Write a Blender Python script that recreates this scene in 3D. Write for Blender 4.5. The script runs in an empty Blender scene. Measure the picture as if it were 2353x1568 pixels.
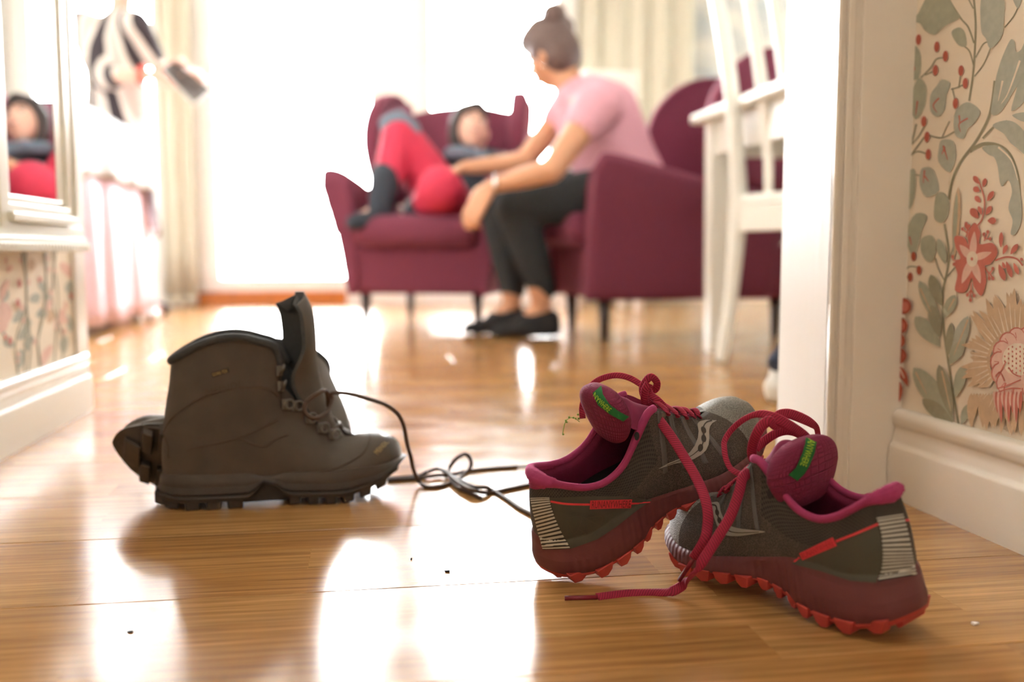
import bpy, bmesh, math, random
from mathutils import Vector, Matrix
from mathutils.bvhtree import BVHTree
from mathutils.geometry import tessellate_polygon
random.seed(7)
C = bpy.context.scene.collection
sc = bpy.context.scene

# ---------------------------------------------------------------- camera, sky, fill light, exposure
FPX, PITCH, CAMH = 2200.0, math.atan(205 / 2200), 0.30
cam_d = bpy.data.cameras.new('camera'); cam = bpy.data.objects.new('camera', cam_d); C.objects.link(cam)
cam.location = (0, 0, CAMH); cam.rotation_euler = (math.pi / 2 - PITCH, 0, 0)
cam_d.sensor_width = 36; cam_d.lens = FPX / 2353 * 36; cam_d.clip_start = .02
cam_d.dof.use_dof = True; cam_d.dof.focus_distance = .90; cam_d.dof.aperture_fstop = 2.7
sc.camera = cam
sc.view_settings.view_transform = 'Standard'; sc.view_settings.look = 'None'
sc.view_settings.gamma = 1; sc.view_settings.use_curve_mapping = False
sc.view_settings.exposure = 0.0
sc.cycles.caustics_reflective = False; sc.cycles.caustics_refractive = False
sc.cycles.sample_clamp_indirect = 40
SKY = 66.0
world = bpy.data.worlds.new('world'); sc.world = world; world.use_nodes = True
bg = world.node_tree.nodes['Background']; bg.inputs[0].default_value = (.97, .985, 1, 1); bg.inputs[1].default_value = SKY

def area(name, loc, rot, sx, sy, power, color=(1, 1, 1), portal=False):
    l = bpy.data.lights.new(name, 'AREA'); l.shape = 'RECTANGLE'; l.size = sx; l.size_y = sy; l.energy = power; l.color = color
    o = bpy.data.objects.new(name, l); C.objects.link(o); o.location = loc; o.rotation_euler = rot
    if portal: l.cycles.is_portal = True
    return o
area('hall_fill_light', (.10, .50, 2.40), (0, 0, 0), .6, .6, 6.5, (1, .97, .93))  # added overhead fill for the hall, not a real fitting
#area('hall_back_lamp', (.2, -1.3, 1.7), (math.radians(78), 0, 0), .8, .8, 2.4, (1, .97, .93))

# ---------------------------------------------------------------- helpers
def ray(px, py):
    u = (px - 1176.5) / FPX; v = (784 - py) / FPX; c, s = math.cos(PITCH), math.sin(PITCH)
    return Vector((u, c + v * s, -s + v * c))
def atY(px, py, Y):
    d = ray(px, py); return Vector((0, 0, CAMH)) + d * (Y / d.y)
def atZ(px, py, z=0.0):
    d = ray(px, py); return Vector((0, 0, CAMH)) + d * ((z - CAMH) / d.z)
def onplane(px, py, p0, n):
    d = ray(px, py); o = Vector((0, 0, CAMH)); return o + d * ((p0 - o).dot(n) / d.dot(n))

def lin(r, g, b):
    f = lambda c: (c / 255 / 12.92) if c / 255 <= .04045 else ((c / 255 + .055) / 1.055) ** 2.4
    return (f(r), f(g), f(b), 1)

def mat(name, col, rough=.6, spec=.5, metal=0, noise=0, nscale=40, bump=0, bscale=200, btype='noise', sheen=0, coat=0, col2=None, stretch=None, uv=False, rot=None, bdist=.001):
    m = bpy.data.materials.new(name); m.use_nodes = True; nt = m.node_tree; N = nt.nodes; L = nt.links
    b = N['Principled BSDF']; b.inputs['Base Color'].default_value = col; b.inputs['Roughness'].default_value = rough
    b.inputs['Specular IOR Level'].default_value = spec; b.inputs['Metallic'].default_value = metal
    if sheen: b.inputs['Sheen Weight'].default_value = sheen; b.inputs['Sheen Roughness'].default_value = .4; b.inputs['Sheen Tint'].default_value = tuple(min(1, c * 3 + .1) for c in col[:3]) + (1,)
    if coat: b.inputs['Coat Weight'].default_value = coat; b.inputs['Coat Roughness'].default_value = .1
    tc = N.new('ShaderNodeTexCoord'); src = tc.outputs['UV' if uv else 'Object']
    if stretch:
        mp = N.new('ShaderNodeMapping'); mp.inputs['Scale'].default_value = stretch; mp.inputs['Rotation'].default_value = rot or (0, 0, 0); L.new(src, mp.inputs[0]); src = mp.outputs[0]
    if noise:
        n = N.new('ShaderNodeTexNoise'); n.inputs['Scale'].default_value = nscale; n.inputs['Detail'].default_value = 5
        L.new(src, n.inputs['Vector'])
        mx = N.new('ShaderNodeMix'); mx.data_type = 'RGBA'
        c2 = col2 or tuple(c * (1 - noise) for c in col[:3]) + (1,)
        mx.inputs['A'].default_value = col; mx.inputs['B'].default_value = c2
        mr = N.new('ShaderNodeMapRange'); mr.inputs['From Min'].default_value = .35; mr.inputs['From Max'].default_value = .7
        L.new(n.outputs['Fac'], mr.inputs['Value']); L.new(mr.outputs[0], mx.inputs['Factor']); L.new(mx.outputs['Result'], b.inputs['Base Color'])
    if bump:
        bp = N.new('ShaderNodeBump'); bp.inputs['Strength'].default_value = bump; bp.inputs['Distance'].default_value = bdist
        if btype == 'noise': t = N.new('ShaderNodeTexNoise'); t.inputs['Scale'].default_value = bscale; t.inputs['Detail'].default_value = 4; o = t.outputs['Fac']; L.new(src, t.inputs['Vector'])
        elif btype == 'voronoi': t = N.new('ShaderNodeTexVoronoi'); t.inputs['Scale'].default_value = bscale; o = t.outputs['Distance']; L.new(src, t.inputs['Vector'])
        elif btype == 'wave': t = N.new('ShaderNodeTexWave'); t.inputs['Scale'].default_value = bscale; o = t.outputs['Fac']; L.new(src, t.inputs['Vector'])
        elif btype == 'grid':
            t = N.new('ShaderNodeTexBrick'); t.offset = 0; t.inputs['Scale'].default_value = 1; t.inputs['Brick Width'].default_value = bscale; t.inputs['Row Height'].default_value = bscale; t.inputs['Mortar Size'].default_value = bscale * .12; t.inputs['Mortar Smooth'].default_value = 1; t.inputs['Color1'].default_value = t.inputs['Color2'].default_value = (1, 1, 1, 1); t.inputs['Mortar'].default_value = (0, 0, 0, 1); o = t.outputs['Color']; L.new(src, t.inputs['Vector'])
        elif btype == 'checker': t = N.new('ShaderNodeTexChecker'); t.inputs['Scale'].default_value = bscale; o = t.outputs['Fac']; L.new(src, t.inputs['Vector'])
        L.new(o, bp.inputs['Height']); L.new(bp.outputs[0], b.inputs['Normal'])
    return m

def link(name, me, m=None, parent=None, smooth=True):
    o = bpy.data.objects.new(name, me); C.objects.link(o)
    if m is not None:
        for x in (m if isinstance(m, (list, tuple)) else [m]): me.materials.append(x)
    if parent is not None: o.parent = parent
    if smooth and len(me.polygons): me.polygons.foreach_set('use_smooth', [True] * len(me.polygons))
    return o
def mk(name, vs, fs, m=None, parent=None, smooth=True, mi=None, uv=None):
    me = bpy.data.meshes.new(name); me.from_pydata([tuple(v) for v in vs], [], [tuple(f) for f in fs]); me.update()
    if uv:
        ul = me.uv_layers.new(name='UVMap')
        for lp in me.loops: ul.data[lp.index].uv = uv[lp.vertex_index]
    o = link(name, me, m, parent, smooth)
    if mi: me.polygons.foreach_set('material_index', mi)
    return o
def bmo(name, bm, m=None, parent=None, smooth=False):
    me = bpy.data.meshes.new(name); bm.normal_update(); bm.to_mesh(me); bm.free()
    return link(name, me, m, parent, smooth)
def tag(o, label=None, cat=None, group=None, kind=None):
    if label: o['label'] = label
    if cat: o['category'] = cat
    if group: o['group'] = group
    if kind: o['kind'] = kind
    return o
def empty(name, M=None, label=None, cat=None, group=None):
    o = bpy.data.objects.new(name, None); C.objects.link(o); o.empty_display_size = .05
    if M is not None: o.matrix_world = M if isinstance(M, Matrix) else Matrix.Translation(Vector(M))
    return tag(o, label, cat, group)
def box(bm, x0, x1, y0, y1, z0, z1, M=None, bev=0):
    g = bmesh.ops.create_cube(bm, size=1)['verts']
    bmesh.ops.scale(bm, vec=(x1 - x0, y1 - y0, z1 - z0), verts=g)
    bmesh.ops.translate(bm, vec=((x0 + x1) / 2, (y0 + y1) / 2, (z0 + z1) / 2), verts=g)
    if bev:
        es = list({e for v in g for e in v.link_edges})
        r = bmesh.ops.bevel(bm, geom=es, offset=bev, segments=2, profile=.6, affect='EDGES')
        g = list({v for v in r['verts']} | {v for v in g if v.is_valid})
    if M is not None: bmesh.ops.transform(bm, matrix=M, verts=g)
    return g
def boxo(name, dims, m, parent=None, M=None, bev=0):
    bm = bmesh.new(); box(bm, *dims, M=M, bev=bev); return bmo(name, bm, m, parent, smooth=False)
def catmull(pts, n=8):
    pts = [Vector(p) for p in pts]; out = []
    for i in range(len(pts) - 1):
        p0, p1, p2, p3 = pts[max(i - 1, 0)], pts[i], pts[i + 1], pts[min(i + 2, len(pts) - 1)]
        for j in range(n):
            t = j / n; out.append(.5 * ((2 * p1) + (p2 - p0) * t + (2 * p0 - 5 * p1 + 4 * p2 - p3) * t * t + (3 * p1 - p0 - 3 * p2 + p3) * t ** 3))
    out.append(pts[-1]); return out
def tube(name, pts, r, m, parent=None, n=8, sub=8, flat=1.0, up=None, radii=None, closed=False, arc=None):
    """sweeps an ellipse (r wide, r*flat thick) along a smooth curve; UV u along length in metres"""
    P = catmull(pts, sub) if sub > 1 else [Vector(p) for p in pts]
    R = None
    if radii:
        rr = catmull([(a, 0, 0) for a in radii], sub) if sub > 1 else [Vector((a, 0, 0)) for a in radii]; R = [a.x for a in rr]
    vs, fs, uv = [], [], []; nrm = None; s = 0
    for i, p in enumerate(P):
        t = (P[min(i + 1, len(P) - 1)] - P[max(i - 1, 0)]); t = t.normalized() if t.length > 1e-9 else Vector((1, 0, 0))
        if up is not None:
            u_ = Vector(up[min(i * len(up) // len(P), len(up) - 1)]) if isinstance(up, list) else Vector(up)
            nrm = u_ - t * u_.dot(t)
            if nrm.length < 1e-4: nrm = t.orthogonal()
        else:
            nrm = t.orthogonal() if nrm is None else nrm - t * nrm.dot(t)
        nrm.normalize(); b = t.cross(nrm); rad = R[i] if R else r
        if i: s += (p - P[i - 1]).length
        for k in range(n):
            a = 2 * math.pi * k / n
            vs.append(p + b * math.cos(a) * rad + nrm * math.sin(a) * rad * flat); uv.append((s, k / n * rad * 4))
    m_ = len(P)
    for i in range(m_ - 1):
        for k in range(n):
            fs.append((i * n + k, i * n + (k + 1) % n, (i + 1) * n + (k + 1) % n, (i + 1) * n + k))
    fs.append(tuple(range(n))[::-1]); fs.append(tuple((m_ - 1) * n + k for k in range(n)))
    return mk(name, vs, fs, m, parent, True, None, uv)
def lathe(name, prof, m, parent=None, M=None, n=20):
    vs, fs = [], []
    for r, z in prof:
        for k in range(n):
            a = 2 * math.pi * k / n; v = Vector((r * math.cos(a), r * math.sin(a), z)); vs.append(M @ v if M is not None else v)
    for i in range(len(prof) - 1):
        for k in range(n): fs.append((i * n + k, i * n + (k + 1) % n, (i + 1) * n + (k + 1) % n, (i + 1) * n + k))
    fs.append(tuple(range(n))[::-1]); fs.append(tuple((len(prof) - 1) * n + k for k in range(n)))
    return mk(name, vs, fs, m, parent)
def grid(name, fn, nu, nv, m, parent=None, closeu=False, smooth=True, mi=None, thick=0, uvscale=(1, 1)):
    vs, fs, uv = [], [], []
    for i in range(nu + (0 if closeu else 1)):
        for j in range(nv + 1):
            vs.append(fn(i / nu, j / nv)); uv.append((i / nu * uvscale[0], j / nv * uvscale[1]))
    w = nv + 1; rows = nu if closeu else nu
    for i in range(rows):
        for j in range(nv):
            a = i * w + j; b = ((i + 1) % nu if closeu else i + 1) * w + j
            fs.append((a, b, b + 1, a + 1))
    o = mk(name, vs, fs, m, parent, smooth, [mi(i, j) for i in range(rows) for j in range(nv)] if mi else None, uv)
    if thick:
        md = o.modifiers.new('thickness', 'SOLIDIFY'); md.thickness = thick; md.offset = 0
    return o
def frame(loc, x, z):
    """matrix with given local x and approximate z axes"""
    x = Vector(x).normalized(); z = Vector(z); z = (z - x * z.dot(x)).normalized(); y = z.cross(x)
    M = Matrix((x, y, z)).transposed().to_4x4(); M.translation = Vector(loc); return M
def interp(tab, x):
    if x <= tab[0][0]: return tab[0][1]
    for (a, b), (c, d) in zip(tab, tab[1:]):
        if x <= c:
            t = (x - a) / (c - a); t = t * t * (3 - 2 * t) * .5 + t * .5; return b + (d - b) * t
    return tab[-1][1]

# ---------------------------------------------------------------- shared materials
M_WHITE = mat('white_gloss_paint', lin(238, 235, 228), .22, .5, bump=.15, bscale=60)
M_WALLW = mat('white_wall_paint', lin(240, 238, 233), .8)
M_CREAMP = mat('cream_gloss_paint', lin(230, 223, 212), .16, .5, bump=.1, bscale=80)
M_PAPER = mat('cream_wallpaper', lin(240, 228, 210), .75, noise=.06, nscale=3, bump=.1, bscale=400)
M_WOODT = mat('orange_oak_threshold', lin(200, 118, 48), .3, noise=.3, nscale=20, stretch=(1, 20, 1))
# ================================================================ STRUCTURE
HT = .155                                    # the hall runs slightly to the left of the view
A_ = Vector((-HT, 1, 0)).normalized(); P_ = Vector((A_.y, -A_.x, 0))
def W(t, s, z=0): return P_ * t + A_ * s + Vector((0, 0, z))
HALLM = Matrix((P_, A_, Vector((0, 0, 1)))).transposed().to_4x4()

def floor_mat():
    m = bpy.data.materials.new('oiled_oak_parquet'); m.use_nodes = True; nt = m.node_tree; N = nt.nodes; L = nt.links
    b = N['Principled BSDF']
    tc = N.new('ShaderNodeTexCoord'); oi = N.new('ShaderNodeObjectInfo')
    mul = N.new('ShaderNodeMath'); mul.operation = 'MULTIPLY'; mul.inputs[1].default_value = 37; L.new(oi.outputs['Random'], mul.inputs[0])
    cx = N.new('ShaderNodeCombineXYZ'); L.new(mul.outputs[0], cx.inputs[0]); L.new(mul.outputs[0], cx.inputs[2])
    ad = N.new('ShaderNodeVectorMath'); L.new(tc.outputs['Object'], ad.inputs[0]); L.new(cx.outputs[0], ad.inputs[1])
    # three strips of random tone across each board
    bk = N.new('ShaderNodeTexBrick'); bk.inputs['Scale'].default_value = 1; bk.inputs['Brick Width'].default_value = .52; bk.inputs['Row Height'].default_value = .0647
    bk.inputs['Mortar Size'].default_value = .0004; bk.offset = .37; bk.inputs['Color1'].default_value = (0, 0, 0, 1); bk.inputs['Color2'].default_value = (1, 1, 1, 1); bk.inputs['Mortar'].default_value = (.35, .35, .35, 1)
    L.new(ad.outputs[0], bk.inputs['Vector'])
    cr = N.new('ShaderNodeValToRGB'); e = cr.color_ramp.elements
    e[0].color = lin(176, 128, 74); e[1].color = lin(198, 152, 94); L.new(bk.outputs['Color'], cr.inputs[0])
    # grain
    mp = N.new('ShaderNodeMapping'); mp.inputs['Scale'].default_value = (2.2, 46, 1); L.new(ad.outputs[0], mp.inputs[0])
    sh = N.new('ShaderNodeVectorMath'); sh.operation = 'MULTIPLY_ADD'; sh.inputs[1].default_value = (9, 5, 0); L.new(bk.outputs['Color'], sh.inputs[0]); L.new(mp.outputs[0], sh.inputs[2])
    n1 = N.new('ShaderNodeTexNoise'); n1.inputs['Scale'].default_value = 1.6; n1.inputs['Detail'].default_value = 6; n1.inputs['Distortion'].default_value = .9; L.new(sh.outputs[0], n1.inputs['Vector'])
    mp2 = N.new('ShaderNodeMapping'); mp2.inputs['Scale'].default_value = (14, 520, 1); L.new(ad.outputs[0], mp2.inputs[0])
    n2 = N.new('ShaderNodeTexNoise'); n2.inputs['Scale'].default_value = 1.2; n2.inputs['Detail'].default_value = 3; L.new(mp2.outputs[0], n2.inputs['Vector'])
    wv = N.new('ShaderNodeTexWave'); wv.bands_direction = 'Y'; wv.inputs['Scale'].default_value = .55; wv.inputs['Distortion'].default_value = 7; wv.inputs['Detail'].default_value = 2; wv.inputs['Detail Scale'].default_value = .8
    L.new(sh.outputs[0], wv.inputs['Vector'])
    def ramp(src, a, bb, lo, hi):
        r = N.new('ShaderNodeMapRange'); r.inputs['From Min'].default_value = a; r.inputs['From Max'].default_value = bb; r.inputs['To Min'].default_value = lo; r.inputs['To Max'].default_value = hi
        L.new(src, r.inputs['Value']); return r.outputs[0]
    def mulc(c, fac):
        x = N.new('ShaderNodeMix'); x.data_type = 'RGBA'; x.blend_type = 'MULTIPLY'; x.inputs['Factor'].default_value = 1
        L.new(c, x.inputs['A']); L.new(fac, x.inputs['B']); return x.outputs['Result']
    c = mulc(cr.outputs[0], ramp(n1.outputs['Fac'], .35, .7, .74, 1.1))
    c = mulc(c, ramp(n2.outputs['Fac'], .35, .6, .80, 1.05)); c = mulc(c, ramp(wv.outputs['Fac'], 0, 1, .88, 1.05))
    L.new(c, b.inputs['Base Color'])
    # satin lacquer with fine scratches
    n3 = N.new('ShaderNodeTexNoise'); n3.inputs['Scale'].default_value = 9; n3.inputs['Detail'].default_value = 6; L.new(tc.outputs['Object'], n3.inputs['Vector'])
    L.new(ramp(n3.outputs['Fac'], .3, .7, .14, .23), b.inputs['Roughness'])
    b.inputs['Specular IOR Level'].default_value = .5
    n4 = N.new('ShaderNodeTexNoise'); n4.inputs['Scale'].default_value = 900; n4.inputs['Detail'].default_value = 2; L.new(tc.outputs['Object'], n4.inputs['Vector'])
    bp = N.new('ShaderNodeBump'); bp.inputs['Strength'].default_value = .05; bp.inputs['Distance'].default_value = .0005; L.new(n4.outputs['Fac'], bp.inputs['Height'])
    bp2 = N.new('ShaderNodeBump'); bp2.inputs['Strength'].default_value = .10; bp2.inputs['Distance'].default_value = .0006; L.new(n2.outputs['Fac'], bp2.inputs['Height']); L.new(bp.outputs[0], bp2.inputs['Normal'])
    L.new(bp2.outputs[0], b.inputs['Normal'])
    return m
M_FLOOR = floor_mat()
M_SUB = mat('dark_subfloor', lin(70, 45, 25), .8)
fl = boxo('floor', (-3.6, 3.4, -1.9, 6.3, -.06, -.0082), M_SUB, M=HALLM); tag(fl, kind='structure')
PW, PL = .194, 2.2
bm = bmesh.new(); box(bm, 0, PL - .0007, 0, PW - .0006, -.008, 0)
bmesh.ops.bevel(bm, geom=[e for e in bm.edges if all(v.co.z > -.001 for v in e.verts)], offset=.0008, segments=1, affect='EDGES')
plank_me = bpy.data.meshes.new('floor_plank'); bm.to_mesh(plank_me); bm.free(); plank_me.materials.append(M_FLOOR)
s0 = .840 - PW * 13
for i in range(42):
    s = s0 + i * PW
    if s > 6.0: break
    off = (-3.5 - (i * .83) % PL) if i % 3 else -3.5 - (i * 1.31 + .4) % PL
    if abs(s - .646) < .01: off = -.462 - 2 * PL         # the joint seen at the lower left
    t = off
    while t < 3.3:
        if t + PL > -3.55 and not (s < 1.0 and (t + PL < -1.0 or t > 1.2)):
            o = bpy.data.objects.new('floor_plank', plank_me); C.objects.link(o); o.parent = fl
            o.matrix_world = HALLM @ Matrix.Translation((t, s, 0))
        t += PL

# --- hall walls: measured along the foot of the baseboards
RB0, RB1 = Vector((.463, 1.161, 0)), Vector((.5074, .925, 0)); RD = (RB1 - RB0).normalized(); RN = Vector((RD.y, -RD.x, 0))   # RN points into the hall (left)
if RN.x > 0: RN = -RN
LB0, LB1 = Vector((-.8025, 1.817, 0)), Vector((-.7373, 1.3566, 0)); LD = (LB1 - LB0).normalized(); LN = Vector((LD.y, -LD.x, 0))
if LN.x < 0: LN = -LN
def wall_along(name, p, d, n, length, thick, h, m, z0=0):
    M = frame(p, d, (0, 0, 1)); s = 1 if M.to_3x3() @ Vector((0, 1, 0)) @ n > 0 else -1
    y0, y1 = sorted((0, -s * thick)); return tag(boxo(name, (0, length, y0, y1, z0, h), m, M=M), kind='structure')
BT = .016
wall_r = wall_along('wall_right', RB0 - RN * BT, RD, RN, 3.0, .10, 2.45, M_PAPER)
wall_l = wall_along('wall_left', LB0 - LN * BT, LD, LN, 3.4, .10, 2.45, M_PAPER)
def baseboard(name, p, d, n, length, m):
    # profile (outwards, up): plinth, bead, cove, torus
    prof = [(BT + .0, 0), (BT, .062), (BT - .001, .066), (BT - .004, .0685), (BT - .0045, .071), (BT - .006, .078), (BT - .0075, .085), (BT - .0065, .088), (BT - .0045, .0905), (BT - .0045, .093), (BT - .0035, .096), (BT - .0035, .101), (BT - .006, .106), (BT - .010, .1085), (0, .109)]
    prof = [(a - BT, z) for a, z in prof]
    vs, fs = [], []; K = len(prof)
    for e in (0, length):
        for a, z in prof: vs.append(p + d * e + n * a + Vector((0, 0, z)))
        vs.append(p + d * e - n * BT)
    for i in range(K): fs.append((i, i + 1 if i < K else 0, K + 1 + i + 1, K + 1 + i))
    fs.append(tuple(range(K + 1))); fs.append(tuple(range(K + 1, 2 * K + 2))[::-1])
    o = mk(name, vs, fs, m, None, False)
    bmx = bmesh.new(); bmx.from_mesh(o.data); bmesh.ops.recalc_face_normals(bmx, faces=bmx.faces); bmx.to_mesh(o.data); bmx.free()
    for pl in o.data.polygons: pl.use_smooth = len(pl.vertices) == 4
    o.data.set_sharp_from_angle(angle=math.radians(50))
    return tag(o, kind='structure')
baseboard('baseboard_right', RB0 + RD * .001, RD, RN, 2.9, M_CREAMP)
baseboard('baseboard_left', LB0, LD, LN, 3.3, M_WHITE)
# end of the left hall wall: corner casing strip
Ml = frame(LB0 - LN * BT, LD, (0, 0, 1)); sgn = 1 if (Ml.to_3x3() @ Vector((0, 1, 0))).dot(LN) > 0 else -1
tag(boxo('trim_1', (-.012, .05, min(0, sgn * .008), max(0, sgn * .008), .11, 2.2), M_CREAMP, M=Ml, bev=.003), kind='structure')

# --- door opening on the right: architrave facing the camera, then the white lining
JX, JY = .386, 1.166
trim = bmesh.new()
AM = Matrix.Translation((JX, JY, 0))
box(trim, .0, .094, .0, .016, 0, 2.2, AM); box(trim, .000, .006, -.006, .016, 0, 2.2, AM, .002); box(trim, .012, .022, -.004, .016, 0, 2.2, AM, .002); box(trim, .030, .094, -.003, .016, 0, 2.2, AM, .0015)
tag(bmo('trim_2', trim, M_CREAMP), kind='structure')
M_JAMB = mat('white_door_lining', lin(236, 236, 234), .3, bump=.25, bscale=14, stretch=(1, 6, .5), bdist=.002)
jd = Vector((-HT, 1, 0)).normalized()
JM = frame((JX, JY + .002, 0), jd, (0, 0, 1))
jy = (JM.to_3x3() @ Vector((0, 1, 0))).x
tag(boxo('trim_3', (0, .138, min(0, -.03 * (1 if jy < 0 else -1)), max(0, -.03 * (1 if jy < 0 else -1)), 0, 2.2), M_JAMB, M=JM, bev=.002), kind='structure')
# partition between hall and room (right part, left part, header)
tag(boxo('wall_partition', (JX + .035, 2.9, JY + .018, JY + .13, 0, 2.45), M_WALLW), kind='structure')
pl_ = LB0 - LN * BT
tag(boxo('wall_partition.001', (-3.2, pl_.x - .10, pl_.y - .12, pl_.y - .001, 0, 2.45), M_WALLW), kind='structure')
tag(boxo('wall_partition.002', (-1.0, .6, 1.50, 1.60, 2.2, 2.6), M_WALLW), kind='structure')
tag(boxo('wall_front', (-1.2, 1.4, -1.75, -1.65, 0, 2.45), M_PAPER), kind='structure')
tag(boxo('ceiling', (-3.6, 3.3, -1.8, 7.0, 2.46, 2.55), M_WALLW), kind='structure')

# --- the room behind: back wall with glazed door and windows
BWP = W(0, 5.62); BN = -A_
def bw(px, py=650):
    return (onplane(px, py, BWP, BN) - BWP).dot(P_)
BM = Matrix.Translation(BWP) @ HALLM           # local x along the wall, y away from the room
cols = dict(w3a=bw(-120), w3b=bw(388), d0=bw(474), d1=bw(886), w1b=bw(888), w2a=bw(972), w2b=bw(1300))
ZT = 2.28
wallb = bmesh.new(); TH = .22
def bwbox(x0, x1, z0, z1): box(wallb, x0, x1, 0, TH, z0, z1, BM)
bwbox(-3.4, cols['w3a'], 0, 2.5); bwbox(cols['w3b'], cols['d0'], 0, 2.5); bwbox(cols['d1'], cols['w2a'], 0, 2.5); bwbox(cols['w2b'], 3.2, 0, 2.5)
bwbox(-3.4, 3.2, ZT, 2.5); bwbox(cols['w3a'], cols['w3b'], 0, .5); bwbox(cols['w2a'], cols['w2b'], 0, .30)
tag(bmo('wall_back', wallb, M_WALLW), kind='structure')
def pane_mat():
    m = bpy.data.materials.new('window_glass'); m.use_nodes = True; nt = m.node_tree; nt.nodes.clear()
    o = nt.nodes.new('ShaderNodeOutputMaterial'); mx = nt.nodes.new('ShaderNodeMixShader'); t = nt.nodes.new('ShaderNodeBsdfTransparent'); g = nt.nodes.new('ShaderNodeBsdfGlossy'); g.inputs['Roughness'].default_value = .02
    fr = nt.nodes.new('ShaderNodeFresnel'); fr.inputs[0].default_value = 1.45
    nt.links.new(fr.outputs[0], mx.inputs[0]); nt.links.new(t.outputs[0], mx.inputs[1]); nt.links.new(g.outputs[0], mx.inputs[2]); nt.links.new(mx.outputs[0], o.inputs[0]); return m
M_GLASS = pane_mat()
def window(name, x0, x1, z0, z1, fw, mull=None):
    e = empty(name, BM @ Matrix.Translation(((x0 + x1) / 2, 0, z0))); tag(e, kind='structure'); w = x1 - x0; h = z1 - z0; hw = w / 2
    f = bmesh.new()
    box(f, -hw, -hw + fw, .03, .10, 0, h, None, .004); box(f, hw - fw, hw, .03, .10, 0, h, None, .004); box(f, -hw + fw, hw - fw, .03, .10, 0, fw, None, .004); box(f, -hw + fw, hw - fw, .03, .10, h - fw, h, None, .004)
    if mull: box(f, -hw + fw, hw - fw, .045, .085, mull - .015, mull + .015)
    bmo('window_frame', f, M_WHITE, e); boxo('window_pane', (-hw + fw, hw - fw, .062, .068, fw, h - fw), M_GLASS, e)
    pc = BM @ Vector(((x0 + x1) / 2, .2, (z0 + z1) / 2))
    area('window_light_portal', pc, (math.radians(-90), 0, math.atan2(P_.y, P_.x)), w, h, 1, portal=True)
    return e
window('door_1', cols['d0'], cols['d1'], .075, ZT, .075)
window('window_1', cols['w2a'], cols['w2b'], .30, ZT, .06)
window('window_2', cols['w3a'], cols['w3b'], .5, ZT, .06)
tag(boxo('trim_4', (bw(452), bw(797), -.03, .22, .0, .075), M_WOODT, M=BM, bev=.006), kind='structure')
tag(boxo('trim_7', (bw(797), cols['d1'] + .01, -.028, .22, .0, .075), M_WHITE, M=BM, bev=.006), kind='structure')
# casings beside the glazed door and the post between the windows
for i, (a, b) in enumerate(((bw(474) - .05, bw(474)), (bw(888), bw(972)))):
    bmx = bmesh.new(); box(bmx, a, b, -.012, .0, .0, 2.4, BM, .003); box(bmx, a + (b - a) * .35, a + (b - a) * .45, -.02, -.012, .0, 2.4, BM); box(bmx, a + (b - a) * .7, a + (b - a) * .8, -.02, -.012, 0, 2.4, BM)
    tag(bmo('trim_%d' % (5 + i), bmx, M_WHITE), kind='structure')
M_PALEPAPER = mat('pale_blue_floral_wallpaper', lin(224, 222, 212), .8, noise=.5, nscale=7, col2=lin(176, 186, 190))
tag(boxo('wall_back.001', (bw(1480), 3.1, -.01, -.002, .1, 2.45), M_PALEPAPER, M=BM), kind='structure')
tag(boxo('wall_room_right', (2.75, 2.87, 1.2, 7, 0, 2.45), M_PALEPAPER), kind='structure')
tag(boxo('wall_room_left', (-3.2, -3.08, 1.6, 6.2, 0, 2.45), M_WALLW), kind='structure')
bmx = bmesh.new(); box(bmx, cols['w2b'] - .02, 3.0, -.026, -.011, 0, .11, BM, .003); box(bmx, cols['w2b'] - .02, 3.0, -.022, -.011, .105, .135, BM, .003)
tag(bmo('baseboard_back', bmx, M_WHITE), kind='structure')
M_TERR = mat('pale_stone_terrace', lin(222, 220, 214), .9, noise=.15, nscale=4)
tag(boxo('terrace', (-14, 14, .25, 24, -.2, -.06), M_TERR, M=BM), kind='structure')
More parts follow.
